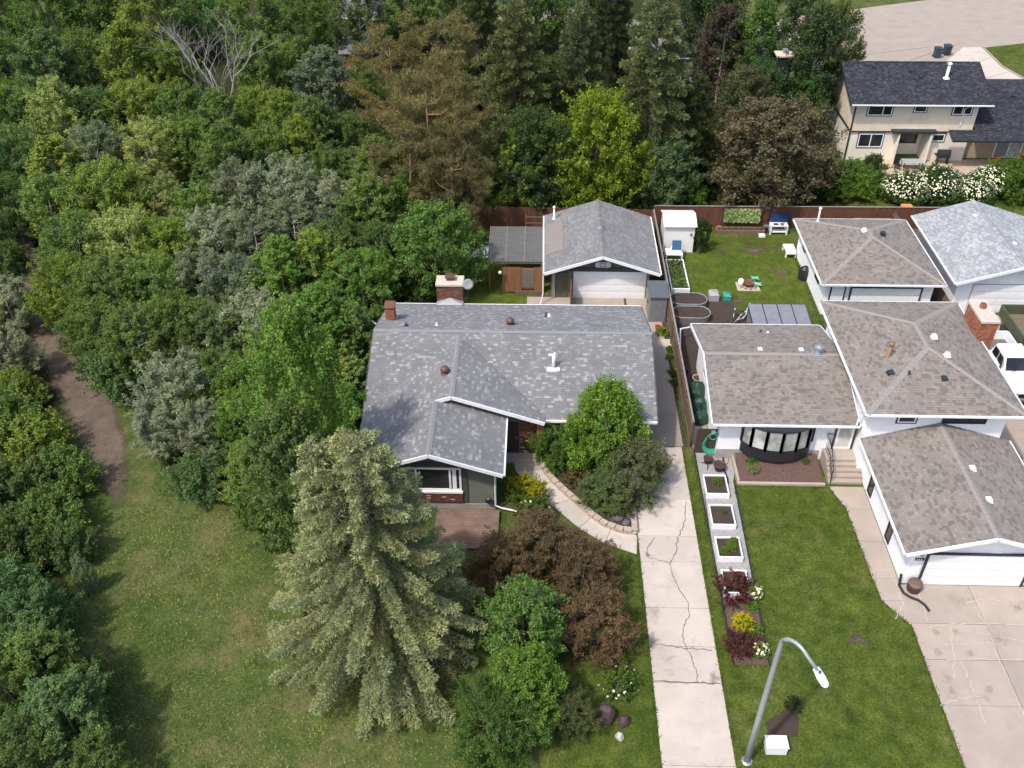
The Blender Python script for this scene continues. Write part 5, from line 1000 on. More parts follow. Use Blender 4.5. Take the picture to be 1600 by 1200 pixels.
obj('wall', MB().box(a.x, b.x, a.y+.2, a.y+3, 0, 2.15), M_orangewood, Os); obj('roof', MB().extrude([(a.x-.3, a.y-.2, 2.2), (b.x+.3, a.y-.2, 2.2), (b.x+.3, a.y+3.4, 2.9), (a.x-.3, a.y+3.4, 2.9)], (0, 0, .06)), mat('violet sheet roof', (.17, .15, .18), .5, .15), Os)
for k in range(5): x = a.x+(b.x-a.x)*k/4; obj('roof_batten', MB().bar((x, a.y-.2, 2.28), (x, a.y+3.4, 2.98), .05), M_grey, Os)
Bc = thing('chimney_stack', 'tall black-clad chimney with tan cap among the trees', 'chimney', (21.6, 82.5, 0)); q = S(1226, 84, 7.3); obj('stack', MB().box(q.x-.6, q.x+.6, q.y-.5, q.y+.5, 0, 7.2), M_black, Bc); obj('cap', MB().bbox(q.x-.75, q.x+.75, q.y-.65, q.y+.65, 7.2, 7.35, .03), M_cap, Bc); obj('flue', MB().lathe([(.18, 7.35), (.18, 7.6), (.25, 7.62), (.25, 7.7)], (q.x, q.y, 0), 10), M_steel, Bc)
q = S(1222, 157, 2.3); Gs = thing('garden_shed', 'small shed with ribbed grey metal roof in the trees', 'shed', (q.x, q.y, 0)); obj('wall', MB().box(q.x-1.2, q.x+1.2, q.y-.9, q.y+1.2, 0, 2.1), M_wood, Gs); mb = MB()
for i in range(12): x = q.x-1.5+i*.25; mb.extrude([(x, q.y-1.2, 2.12+.03*(i % 2)), (x+.24, q.y-1.2, 2.12+.03*(i % 2)), (x+.24, q.y+1.4, 2.6+.03*(i % 2)), (x, q.y+1.4, 2.6+.03*(i % 2))], (0, 0, .03))
obj('roof', mb, M_steel, Gs)
# ------------------------------------------------------------------ curved block wall
R = thing('retaining_wall', 'curved low wall of tan concrete blocks beside the walk', 'wall', (2.4, 33.6, 0))
path = [S(*p) for p in [(846, 700), (846, 722), (852, 738), (866, 755), (884, 772), (905, 790), (925, 808), (945, 822), (970, 831), (994, 834)]]
pts = []
for a, b in zip(path, path[1:]):
    for k in range(4): pts.append(a+(b-a)*k/4)
pts.append(path[-1]); acc = 0; last = pts[0]; step = .42; M_block = mat('tan block', (.4, .33, .27), .95, .22, 5, bmp=.5)
dist = [0]
for a, b in zip(pts, pts[1:]): dist.append(dist[-1]+(b-a).length)
def along(s):
    for i in range(len(dist)-1):
        if dist[i+1] >= s: return pts[i]+(pts[i+1]-pts[i])*((s-dist[i])/max(1e-6, dist[i+1]-dist[i]))
    return pts[-1]
blk = MB().bbox(-.195, .195, -.14, .14, 0, .155, .02).mesh('block')
for c in range(2):
    s = .2 if c == 0 else .41
    while s < dist[-1]-.1:
        p = along(s); q = along(min(dist[-1], s+.1)); d = q-p; link('block', blk, M_block, R, p+Vector((0, 0, c*.158)), (0, 0, math.atan2(d.y, d.x))); s += step
p0 = along(dist[-1])
for k in range(4):
    for c in range(2): link('block', blk, M_block, R, Vector((5.0, 31.95+k*.42, c*.158)), (0, 0, math.pi/2+.02*c))
sheet('planting_bed', [(.6, 36.6), (.9, 35.4), (2.2, 33.8), (3.7, 32.3), (4.9, 31.9), (4.9, 37.3), (.6, 37.3)], M_soil, .2)
for k, (x, y, r) in enumerate(((965, 815, .3), (978, 822, .25), (986, 812, .28))):
    q = S(x, y); tag(obj('rock', MB().lathe([(r*.9, 0), (r, r*.3), (r*.7, r*.6), (r*.2, r*.75)], (q.x, q.y, .2), 7, 1, .8, k), mat('dark rock', (.12, .1, .1), .9, .4, 5, bmp=.5), None, False), ('grey rock in the bed, leftmost of three', 'grey rock in the bed, nearest the walk', 'grey rock in the bed beside the driveway')[k], 'rock', 'rocks in the planting bed')
def boulder(label, x, y, r, h, m, sd):
    q = S(x, y); rnd = random.Random(sd); mb = MB().lathe([(r*.85, -.05), (r, h*.25), (r*.85, h*.6), (r*.5, h*.88), (r*.12, h)], (q.x, q.y, 0), 9, 1, .8, sd); mb.v = [(x+rnd.uniform(-.06, .06)*r*2, y+rnd.uniform(-.06, .06)*r*2, z+rnd.uniform(-.05, .05)*h) for x, y, z in mb.v]
    return tag(obj('boulder', mb, m), label, 'rock')
M_rock2 = mat('maroon rock', (.07, .045, .042), .6, .4, 4, bmp=.6)
boulder('dark maroon upright boulder by the white-flowered shrub', 943, 1122, .5, .9, M_rock2, 3); boulder('smaller dark boulder at the bottom edge', 974, 1130, .28, .5, M_rock2, 4); boulder('pale stone at the bottom edge', 968, 1152, .2, .28, mat('pale stone', (.4, .38, .36), .9), 5)
M_rim = mat('steel rim', (.3, .31, .32), .5, .1)
# ------------------------------------------------------------------ planter boxes
PL = [((8.82, 10.02, 34.28, 35.72), 'white planter box with one green clump, nearest the hose', 1), ((8.82, 10.02, 32.14, 33.57), 'white planter box with a tiny seedling, second from the hose', 1), ((8.82, 10.02, 30.04, 31.38), 'white planter box crowded with greens, third from the hose', 5), ((8.82, 10.02, 27.9, 29.3), 'white planter box half hidden by the burgundy barberry', 2)]
for k, ((x0, x1, y0, y1), lb, n) in enumerate(PL):
    t = thing('planter_box', lb, 'planter', ((x0+x1)/2, (y0+y1)/2, 0), 'white planter boxes'); e = .07
    for a in ((x0, x1, y0, y0+e), (x0, x1, y1-e, y1)): obj('side_board', MB().bbox(*a, 0, .36, .01), M_whitem, t)
    for a in ((x0, x0+e, y0+e+.002, y1-e-.002), (x1-e, x1, y0+e+.002, y1-e-.002)): obj('side_board', MB().bbox(*a, 0, .355, .01), M_whitem, t)
    obj('soil', MB().box(x0+e, x1-e, y0+e, y1-e, 0, .27), M_soil, t)
    rnd = random.Random(k)
    for j in range(n):
        px, py = ((x0+x1)/2+.1, (y0+y1)/2+.15) if n == 1 else (rnd.uniform(x0+.3, x1-.3), rnd.uniform(y0+.3, y1-.3))
        r = (.28, .13, .24, .2)[k]; plant('shrub1', 'seedling', (('round green plant', 'small pale seedling')[k] + f' growing in the white planter box {("nearest", "second from")[k]} the hose') if k < 2 else f'leafy green plant in the {("third", "lowest")[k-2]} white planter box, {("first", "second", "third", "fourth", "fifth")[j]} sprout', 'plant', (px, py, .27), .32, r, (.09, .15, .025) if k != 1 else (.12, .14, .04), group='plants in the planter boxes')
def bedbox(name, label, x0, x1, y0, y1, h, m, n, seed, c):
    t = thing(name, label, 'planter', ((x0+x1)/2, (y0+y1)/2, 0)); e = .1
    for a in ((x0, x1, y0, y0+e), (x0, x1, y1-e, y1)): obj('side_board', MB().bbox(*a, 0, h, .01), m, t)
    for a in ((x0, x0+e, y0+e, y1-e), (x1-e, x1, y0+e, y1-e)): obj('side_board', MB().bbox(*a, 0, h-.004, .01), m, t)
    obj('soil', MB().box(x0+e, x1-e, y0+e, y1-e, 0, h-.12), M_soil, t); rng = np.random.default_rng(seed); P = np.stack([rng.uniform(x0+e, x1-e, n), rng.uniform(y0+e, y1-e, n), rng.uniform(h-.12, h+.1, n)], 1); nn = unit(n, rng)*.6+[0, 0, .8]; nn /= np.linalg.norm(nn, axis=1)[:, None]
    o = link('greens', quads_mesh('greens', leaves(P, nn, .16, .09, rng)), M_leaf, t, (0, 0, 0)); o.color = (*c, 1); o['kind'] = 'stuff'
bedbox('raised_bed', 'long white raised bed full of greens below the white shed', 9.06, 10.33, 53.6, 57.5, .45, M_whitem, 900, 3, (.07, .11, .03))
bedbox('trough_bed', 'low wooden trough with dark soil against the back fence', 13.3, 16.9, 61.9, 62.5, .35, M_wood, 60, 4, (.06, .1, .03))
for k, (y, lb) in enumerate(((52.3, 'galvanised oval raised bed next to the white raised bed'), (50.7, 'galvanised oval raised bed nearest the white house'))):
    def oval(r, L_, cx, cy, z0, z1):
        P = [(cx+(L_ if math.cos(a) > 0 else -L_)+r*math.cos(a), cy+r*math.sin(a)) for a in [i*math.pi/12 for i in range(24)]]; return MB().prism(P, z0, z1)
    t = thing('oval_bed', lb, 'planter', (10.0, y, 0), 'galvanised oval beds'); obj('rim', MB().tube([(10.05+(.52 if math.cos(a) > 0 else -.52)+.7*math.cos(a), y+.7*math.sin(a), .53) for a in [i*math.pi/12+.01 for i in range(25)]], .03, 5, False), M_rim, t); obj('soil', oval(.66, .52, 10.05, y, 0, .45), M_soil, t)
    for j in range(4): obj('steel_ring', MB().add(*(lambda r, L_, z0, z1: ([(10.05+(L_ if math.cos(a) > 0 else -L_)+rr*math.cos(a), y+rr*math.sin(a), z) for z in (z0, z1) for rr in (r,) for a in [i*math.pi/12 for i in range(24)]], [(i, (i+1) % 24, 24+(i+1) % 24, 24+i) for i in range(24)]))(.69+.012*(j % 2), .52, .01+j*.13, .135+j*.13)), M_steel, t)
# ------------------------------------------------------------------ street lamp
Lp = thing('street_lamp', 'tall grey street lamp with curved arm over the front lawn', 'street lamp', (8.5, 19.85, 0))
arm = [(8.5, 19.85, 0), (8.52, 19.88, 3), (8.55, 19.92, 5.6), (8.58, 19.95, 7.2)]+[(8.58+.605*o, 19.95-.796*o, 7.42+.62*math.sin(math.radians(a))) for a in range(10, 131, 12) for o in (.62*(1-math.cos(math.radians(a))),)]+[(9.5, 18.74, 7.66)]
obj('pole', MB().tube(arm, [.13, .115, .1, .088]+[.082-.002*k for k in range(len(arm)-4)], 10), mat('lamp grey', (.33, .36, .38), .45, .06, metal=.3), Lp, True); obj('base_flange', MB().lathe([(.22, 0), (.22, .05), (.15, .08)], (8.5, 19.85, 0), 10), M_steel, Lp)
hd = obj('lamp_head', MB().lathe([(.05, -.36), (.13, -.33), (.17, 0), (.15, .25), (.09, .34), (.04, .36)], (0, 0, 0), 12, 1, .45).xf(Matrix.Translation((9.62, 18.58, 7.5)) @ Vector((.35, -.75, -.3)).to_track_quat('Z', 'Y').to_matrix().to_4x4()), M_gutter, Lp, True); obj('photocell', MB().lathe([(.05, 0), (.05, .07), (.02, .09)], (9.57, 18.68, 7.6), 8), M_black, hd)
sheet('lamp_bed', [S(1196, 1130), S(1215, 1116), S(1236, 1108), S(1246, 1122), S(1246, 1152), S(1200, 1160)], M_soil, .022, .06, 3, step=.25)
plant('shrub2', 'dark_shrub', 'small dark shrub between street lamp and utility box', 'shrub', S(1237, 1108), .7, .35, (.035, .045, .022))
U = thing('utility_box', 'white utility box beside the street lamp base', 'utility box', (9.7, 20.3, 0)); obj('cabinet', MB().bbox(9.3, 10.1, 20.15, 20.65, 0, .5, .04), M_whitem, U); obj('lid', MB().bbox(9.26, 10.14, 20.11, 20.69, .5, .56, .03), M_gutter, U)
# ------------------------------------------------------------------ front of the white house
M_pot = mat('brown pot', (.07, .035, .025), .6, .2); M_green = mat('hose green', (.04, .42, .27), .4, .1); M_tarp = mat('green tarp', (.012, .05, .035), .5, .3, 4)
def pot(label, x, y, r, h, m=M_pot, fill=None):
    t = thing('plant_pot', label, 'pot', (x, y, 0)); obj('pot', MB().lathe([(r*.65, 0), (r*.95, h*.9), (r, h*.9), (r, h), (r*.85, h), (r*.82, h*.8)], (x, y, 0), 14), m, t, True); obj('soil', MB().lathe([(r*.6, h*.78), (r*.83, h*.82), (r*.4, h*.84)], (x, y, 0), 10), fill or M_soil, t); return t
pot('brown pot under the green hose, farther one', 9.3, 37.0, .26, .36); pot('larger brown pot on the gravel by the black cable', 9.82, 36.45, .33, .42)
hs = thing('garden_hose', 'turquoise garden hose coiled on the dark board gate', 'hose', (9.65, 37.6, 0)); mb = MB()
for k in range(5):
    w_, h_ = .36+.05*k, .62+.06*k; mb.tube([(9.5+w_*math.sin(a)*(1-.25*math.cos(a))+.02*k, 37.62-.03*k, .95+.0*k-h_*math.cos(a)*-1*.9) for a in [i*2*math.pi/22 for i in range(23)]], .022, 5, False)
obj('coils', mb, M_green, hs); mb = MB().tube([(9.5+.19*math.sin(a), 37.52, 1.45-.26*math.cos(a)) for a in [i*2*math.pi/16 for i in range(17)]], .02, 5, False); obj('inner_coil', mb, M_green, hs); obj('hanger', MB().box(9.4, 9.6, 37.45, 37.74, 1.6, 1.68), M_steel, hs)
q = S(1105, 728); ts = thing('tripod_stand', 'small black tripod stand on the gravel', 'stand', (q.x, q.y, 0))
for k in range(3): a = k*2.1+.4; obj('leg', MB().tube([(q.x, q.y, .3), (q.x+.35*math.cos(a), q.y+.35*math.sin(a), .02)], .02, 5), M_black, ts)
cb = MB().tube([S(1128, 700, .3), S(1130, 715, .04), S(1132, 735, .04), S(1137, 748, .04), S(1138, 756, .04)], .05, 6); tag(obj('drain_pipe', cb, M_black), 'black flexible drain pipe lying beside the gravel', 'pipe')
mb = MB().tube([S(1127, 715, .03)+Vector((.28*math.sin(a)+.1, .45*math.cos(a)-.1, 0)) for a in [i*.4 for i in range(13)]], .012, 5, False); tag(obj('cable', mb, M_black), 'thin black cable looped on the gravel', 'cable')
sc_ = MB().tube([S(1098, 745, .04), S(1103, 790, .04), S(1112, 850, .04), S(1119, 890, .04)], .018, 5); tag(obj('soaker_hose', sc_, M_black), 'thin black soaker hose along the planter boxes', 'hose')
for k, (x, y, c, lb) in enumerate([(1174, 722, (.06, .13, .02), 'green grassy plant in the mulch bed, upper left'), (1177, 737, (.14, .18, .07), 'pale leafy plant in the mulch bed, lower left'), (1258, 725, (.05, .1, .02), 'small plant in the mulch bed, right side'), ]): plant('shrub2', 'bed_plant', lb, 'plant', S(x, y, .22), .35, .3 if k < 2 else .22, c)
barrel = thing('barrel_planter', 'round brown lidded tub at the front garage corner', 'tub', (17.62, 28.6, 0)); obj('tub', MB().lathe([(.27, 0), (.31, .1), (.33, .4), (.33, .48)], (17.62, 28.55, 0), 18), M_pot, barrel, True); obj('lid', MB().lathe([(.34, .48), (.34, .52), (.31, .56), (.1, .58)], (17.62, 28.55, 0), 18), mat('tub lid', (.13, .085, .065), .6, .2), barrel, True)
hp = MB().tube([(17.02, 28.9, .7), (17.02, 28.75, .12), (17.1, 28.3, .1), (17.35, 28.05, .1), (17.65, 27.9, .1), (17.85, 27.65, .1), (17.95, 27.3, .1)], .062, 7); tag(obj('drain_hose', hp, M_black), 'black corrugated drain hose on the front drive', 'hose')
# ------------------------------------------------------------------ side yard behind the board gate
tp = thing('covered_bush', 'dark green tarp-wrapped heap behind the board fence', 'tarp', (9.35, 41.2, 0)); rnd = random.Random(3); 
for k, (x, y, r, h) in enumerate(((9.3, 42.3, .55, 1.3), (9.35, 41.3, .5, 1.0), (9.3, 40.4, .48, .8))):
    mb = MB().lathe([(r, .02), (r*1.05, h*.3), (r*.9, h*.6), (r*.6, h*.9), (r*.15, h)], (x, y, 0), 10); mb.v = [(a+rnd.uniform(-.07, .07), b+rnd.uniform(-.07, .07), max(.02, c+rnd.uniform(-.08, .08))) for a, b, c in mb.v]; obj('fold', mb, M_tarp, tp)
pot('wire basket against the white house wall', 9.95, 45.2, .25, .35, M_steel, M_steel); pot('pale basin lying by the white house wall', 9.7, 44.2, .36, .2, mat('pale basin', (.35, .3, .27), .6), M_soil)
tag(obj('blue_tub', MB().lathe([(.18, 0), (.22, .3), (.2, .3), (.17, .05)], (8.95, 44.6, 0), 10), mat('blue plastic', (.01, .02, .2), .4)), 'small blue tub beside the board fence', 'tub')
mb = MB().tube([(9.6, 44.0, .06), (9.65, 42.5, .05), (9.6, 41, .05), (9.66, 39.5, .05), (9.6, 38.4, .05)], .02, 5); tag(obj('side_hose', mb, mat('pale green hose', (.12, .3, .15), .5)), 'pale green hose along the white house wall', 'hose')
Ar = thing('white_rail', 'white framed low rail around the dark side bed', 'rail', (8.9, 46.5, 0)); a = S(1063, 545, .9); b = S(1063, 514, .9); c = S(1089, 509, .9)
obj('rail', MB().bar(a, b, .07).bar(b, c, .07), M_gutter, Ar)
for p_ in (a, b, c): obj('post', MB().bar((p_.x, p_.y, 0), p_, .06), M_gutter, Ar)
# ------------------------------------------------------------------ beside the garage
Gs2 = thing('storage_shed', 'tall grey plastic storage shed beside the garage', 'shed', (7.8, 50.9, 0))
obj('body', MB().box(7.24, 8.34, 50.25, 51.75, 0, 1.92), M_grey, Gs2)
for k in range(7): obj('rib', MB().box(7.3+k*.15, 7.37+k*.15, 50.22, 50.248, .05, 1.85), M_grey, Gs2)
obj('lid', MB().extrude([(7.16, 50.12, 1.92), (8.42, 50.12, 1.92), (8.42, 51.85, 2.12), (7.16, 51.85, 2.12)], (0, 0, .06)), mat('dark grey lid', (.09, .1, .11), .5, .1), Gs2); obj('handle', MB().box(7.18, 7.24, 51, 51.1, 1.0, 1.2), M_black, Gs2)
q = S(1029, 500); tb = thing('storage_tote', 'blue-grey tote box below the grey storage shed', 'box', (q.x, q.y, 0)); obj('box', MB().box(q.x-.3, q.x+.3, q.y-.2, q.y+.2, 0, .35), M_grey, tb); obj('lid', MB().bbox(q.x-.33, q.x+.33, q.y-.23, q.y+.23, .35, .42, .02), mat('blue grey', (.1, .14, .17), .5), tb)
pot('red-orange flower pot below the grey storage shed', S(1028, 515).x, S(1028, 515).y, .22, .3, mat('orange pot', (.6, .09, .04), .5)); plant('shrub2', 'potted_plant', 'yellow-green weeds below the orange pot', 'plant', S(1033, 523), .5, .4, (.14, .18, .03))
q = S(1038, 537); tag(obj('paving_slab', MB().bbox(q.x-.42, q.x+.42, q.y-.38, q.y+.38, 0, .1, .02), M_conc), 'square concrete slab lying on the side driveway edge', 'slab')
for k, (x, y) in enumerate(((1046, 560), (1050, 585), (1052, 600), (1047, 548))): plant('shrub2', 'weed', f'weeds by the board fence, {("second", "third", "lowest", "topmost")[k]} clump', 'plant', S(x, y), .3, .28, (.07, .11, .022), group='weeds along the board fence')
# ------------------------------------------------------------------ back yard of the white house
Sd = thing('metal_shed', 'white metal garden shed in the back corner', 'shed', (10.1, 60.2, 0)); obj('wall', MB().box(9.05, 11.2, 59.2, 61.3, 0, 2.15), M_shed, Sd); obj('roof', MB().extrude([(8.95, 59.0, 2.15), (11.3, 59.0, 2.15), (11.3, 60.3, 2.55), (8.95, 60.3, 2.55)], (0, 0, .05)).extrude([(8.95, 60.3, 2.55), (11.3, 60.3, 2.55), (11.3, 61.5, 2.15), (8.95, 61.5, 2.15)], (0, 0, .05)), M_shed, Sd)
for k in range(8): obj('rib', MB().box(9.2+k*.26, 9.23+k*.26, 59.185, 59.199, .05, 1.95), M_shed, Sd)
obj('base', MB().box(9.0, 11.25, 59.15, 61.05, 0, .06), M_found, Sd)
Cf = thing('potting_table', 'white table with blue-glass cold frame before the white shed', 'table', (9.7, 58.2, 0)); obj('top', MB().box(9.1, 10.3, 57.7, 58.6, .62, .68), M_whitem, Cf); obj('frame_box', MB().box(9.5, 10.2, 58.0, 58.55, .68, .9), M_gutter, Cf); obj('glass_lid', MB().extrude([(9.52, 58.0, .91), (10.18, 58.0, .91), (10.25, 58.7, 1.25), (9.6, 58.7, 1.25)], (0, 0, .03)), mat('blue lid', (.03, .09, .18), .2, .3, 5), Cf)
for x in (9.15, 10.25):
    for y in (57.75, 58.55): obj('leg', MB().box(x-.04, x+.04, y-.04, y+.04, 0, .62), M_whitem, Cf)
Lt = thing('ivy_panel', 'leafy variegated panel hung on the back fence', 'trellis', (15.2, 62.7, 0)); obj('frame', MB().box(13.85, 16.6, 62.72, 62.78, .55, 1.7), M_wood, Lt); rng = np.random.default_rng(8); n = 900; P = np.stack([rng.uniform(13.9, 16.55, n), rng.uniform(62.6, 62.72, n), rng.uniform(.6, 1.7, n)], 1); nn = unit(n, rng)*.6+[0, -.8, .2]; nn /= np.linalg.norm(nn, axis=1)[:, None]
o = link('leaves', quads_mesh('leaves', leaves(P, nn, .17, .12, rng)), M_leaf, Lt, (0, 0, 0)); o.color = (.24, .3, .13, 1); o['kind'] = 'stuff'
q = S(1123, 357); br = thing('broom', 'orange-headed broom leaning on the back fence', 'broom', (q.x, q.y, 0)); obj('head', MB().bbox(q.x-.16, q.x+.16, q.y-.05, q.y+.05, 0, .22, .04), mat('orange bristle', (.55, .18, .1), .7), br); obj('handle', MB().tube([(q.x, q.y, .2), (q.x+.1, 62.85, 1.4)], .018, 6), M_wood, br)
Mk = thing('mud_kitchen', 'white play kitchen bench with dark blue back board', 'bench', (17.9, 62.2, 0)); obj('counter', MB().box(17.25, 18.55, 61.9, 62.5, .68, .74), M_whitem, Mk); obj('shelf', MB().box(17.3, 18.5, 61.95, 62.45, .18, .22), M_whitem, Mk); obj('back_board', MB().box(17.3, 18.6, 62.5, 62.55, .74, 1.45), mat('navy board', (.006, .035, .13), .4, .3), Mk); obj('sink', MB().box(17.5, 17.85, 62.05, 62.35, .741, .75), M_black, Mk); obj('tray', MB().box(18.0, 18.25, 62.0, 62.35, .741, .76), M_wood, Mk)
for x in (17.3, 18.5):
    for y in (61.95, 62.45): obj('leg', MB().box(x-.05, x+.05, y-.05, y+.05, 0, .68), M_whitem, Mk)
q = S(1190, 370); tag(obj('white_crate', MB().bbox(q.x-.22, q.x+.22, q.y-.15, q.y+.15, 0, .22, .02), M_whitem), 'small white crate left of the play kitchen', 'crate'); q = S(1196, 365); pot('grey round pot behind the small white crate', q.x, q.y+.2, .2, .55, mat('grey pot', (.16, .13, .12), .8))
Wt = thing('sand_table', 'white boxy play table beside the hip-roof garage', 'table', (18.2, 59.1, 0)); obj('top', MB().bbox(17.75, 18.5, 58.75, 59.75, .42, .5, .02), M_shed, Wt); obj('tray', MB().box(17.8, 18.45, 58.55, 58.74, .3, .46), M_shed, Wt); obj('opening', MB().box(17.9, 18.42, 58.53, 58.549, .16, .28), M_black, Wt)
for x in (17.8, 18.45):
    for y in (58.65, 59.7): obj('leg', MB().box(x-.05, x+.05, y-.05, y+.05, 0, .42), M_shed, Wt)
q = S(1255, 436); bn = thing('covered_grill', 'black covered grill against the white garage wall', 'grill', (q.x, q.y, 0)); mb = MB().lathe([(.34, .02), (.38, .5), (.34, .85), (.15, 1.0)], (q.x, q.y, 0), 10); obj('cover', mb, M_black, bn); obj('tool', MB().tube([(q.x-.4, q.y, .02), (q.x-.38, q.y+.05, 1.1)], .03, 5), M_black, bn)
fp = thing('fire_pit', 'rusty fire pit on a sandy slab in the back lawn', 'fire pit', (14.4, 54.7, 0)); obj('slab', MB().bbox(13.65, 15.2, 54.1, 55.2, 0, .05, .01), mat('sandy slab', (.42, .33, .24), .9, .2), fp); obj('bowl', MB().lathe([(.25, .05), (.38, .3), (.42, .32), (.3, .25)], (14.45, 54.75, 0), 12), mat('rust', (.14, .05, .03), .8, .4), fp)
for k in range(9): a = k*.7; obj('stone', MB().bbox(14.45+.5*math.cos(a)-.08, 14.45+.5*math.cos(a)+.08, 54.7+.45*math.sin(a)-.07, 54.7+.45*math.sin(a)+.07, .05, .18, .03), M_grey, fp)
tag(obj('stool', MB().lathe([(.16, 0), (.2, .15), (.2, .4), (.12, .48)], (13.95, 54.8, .05), 12), M_whitem, None, True), 'round white stool left of the fire pit', 'stool')
for k, (x, y) in enumerate(((15.0, 55.35), (15.05, 54.55))):
    mb = MB()
    for s in (.6, -.6): d = Vector((math.cos(s), math.sin(s), 0))*.3; mb.bar(Vector((x, y, .3))-d, Vector((x, y, .3))+d, .05)
    mb.bar((x, y, .05), (x, y, .3), .05); t = thing('camp_stool', ('mint green folding stool behind the fire pit', 'mint green folding stool right of the fire pit')[k], 'stool', (x, y, 0), 'mint folding stools'); obj('cross_legs', mb, mat('mint', (.2, .62, .45), .5), t); obj('seat', MB().bbox(x-.17, x+.17, y-.06, y+.06, .32, .36, .01), MATS['mint'], t)
def jug(label, x, y, sx, sy, h, m):
    t = thing('storage_jug', label, 'container', (x, y, 0)); obj('body', MB().bbox(x-sx, x+sx, y-sy, y+sy, 0, h, .12), m, t); obj('handle', MB().bar((x-sx*.5, y, h+.04), (x+sx*.5, y, h+.04), .05), m, t); obj('neck', MB().lathe([(.07, h-.02), (.07, h+.03)], (x+sx*.6, y-sy*.5, 0), 8), m, t)
jug('grey plastic container beside the oval beds', 11.85, 53.1, .32, .35, .6, mat('pale grey plastic', (.34, .33, .34), .6)); jug('teal plastic container right of the grey one', 12.75, 53.15, .25, .28, .45, mat('teal plastic', (.04, .28, .22), .5))
def bicycle(label, x, y, rot):
    t = thing('bicycle', label, 'bicycle', (x, y, 0)); M_ = Matrix.Translation((x, y, 0)) @ Matrix.Rotation(rot, 4, 'Z')
    for dx in (-.5, .5): 
        wh = obj('wheel', MB().tube([(dx+.31*math.cos(a), 0, .33+.31*math.sin(a)) for a in [i*2*math.pi/20 for i in range(21)]], .022, 5, False).xf(M_), M_black, t)
        mb = MB()
        for k in range(5): a = k*math.pi/5; mb.tube([(dx-.3*math.cos(a), 0, .33-.3*math.sin(a)), (dx+.3*math.cos(a), 0, .33+.3*math.sin(a))], .006, 3, False)
        obj('spokes', mb.xf(M_), M_steel, wh)
    obj('frame', MB().tube([(-.5, 0, .33), (-.15, 0, .75), (.38, 0, .8), (.5, 0, .33)], .022, 6).tube([(-.5, 0, .33), (0, 0, .3), (.38, 0, .78)], .022, 6).tube([(0, 0, .3), (-.18, 0, .85)], .02, 6).xf(M_), M_whitem, t); obj('saddle', MB().bbox(-.3, -.06, -.07, .07, .85, .91, .02).xf(M_), M_black, t); obj('handlebar', MB().tube([(.35, -.25, .95), (.38, 0, .92), (.35, .25, .95)], .018, 6).tube([(.38, 0, .78), (.38, 0, .93)], .02, 6).xf(M_), M_black, t)
bicycle('bicycle on the soil patch behind the white house', S(1145, 502).x, S(1145, 502).y, 1.3); bicycle('dark bicycle next to the greenhouse frame', S(1160, 503).x, S(1160, 503).y, .5)
q = S(1167, 500); tag(obj('sun_shade', MB().lathe([(.05, 0), (.16, .3), (.13, 1.0), (.03, 1.3)], (q.x, q.y, 0), 8, 1, .3), M_whitem, None, True), 'white board standing at the greenhouse end', 'board')
Gh = thing('greenhouse', 'greenhouse with grey translucent panel roof in the back lawn', 'greenhouse', (15, 48.3, 0)); M_poly = mat('polycarbonate', (.2, .2, .23), .25, .15, 2)
for x in (13.25, 16.75):
    for y in (47.2, 49.1): obj('post', MB().box(x-.04, x+.04, y-.04, y+.04, 0, 1.9), M_dark, Gh)
for k in range(5): x = 13.2+k*3.6/4; obj('rafter', MB().bar((x, 46.9, 1.86), (x, 49.3, 2.06), .06), M_dark, Gh)
for k in range(4): x = 13.2+k*.9; obj('roof_panel', MB().extrude([(x+.035, 46.9, 1.9), (x+.865, 46.9, 1.9), (x+.865, 49.3, 2.1), (x+.035, 49.3, 2.1)], (0, 0, .015)), M_poly, Gh)
obj('edge_rail', MB().bar((13.2, 49.32, 2.07), (16.8, 49.32, 2.07), .07), M_dark, Gh); obj('side_panel', MB().box(13.24, 13.26, 47.24, 49.06, .1, 1.85), M_poly, Gh)
# behind the hip garage
q = S(1360, 338, 1.0); Tp = thing('trampoline', 'grey covered trampoline behind the hip-roof garage', 'trampoline', (q.x, q.y, 0)); obj('mat', MB().extrude([(23.3, 61.0, .9), (26.2, 61.0, .9), (26.0, 62.5, 1.05), (23.6, 62.5, 1.05)], (0, 0, .05)), M_poly, Tp); obj('frame', MB().tube([(23.3, 61, .9), (23.5, 62.6, 1.05), (26.1, 62.6, 1.05), (26.2, 61, .9)], .05, 6), M_steel, Tp)
for x, y in ((23.4, 61.1), (26.1, 61.1), (23.6, 62.5), (26.0, 62.5)): obj('leg', MB().tube([(x, y, 0), (x, y, .92)], .04, 6), M_steel, Tp)
q = S(1411, 345); tag(obj('toy_box', MB().bbox(q.x-.4, q.x+.4, q.y-.3, q.y+.3, 0, 1.3, .05), mat('orange plastic', (.6, .25, .05), .5)), 'orange-yellow box standing between the right-hand garages', 'box')
Ps = thing('stacked_lumber', 'red and brown boards stacked in the gap between garages', 'lumber', (26.0, 56, 0))
for k in range(5): obj('board', MB().box(25.75, 25.95, 53+k*.05, 57.5, .05+k*.12, .15+k*.12), M_redwood, Ps)
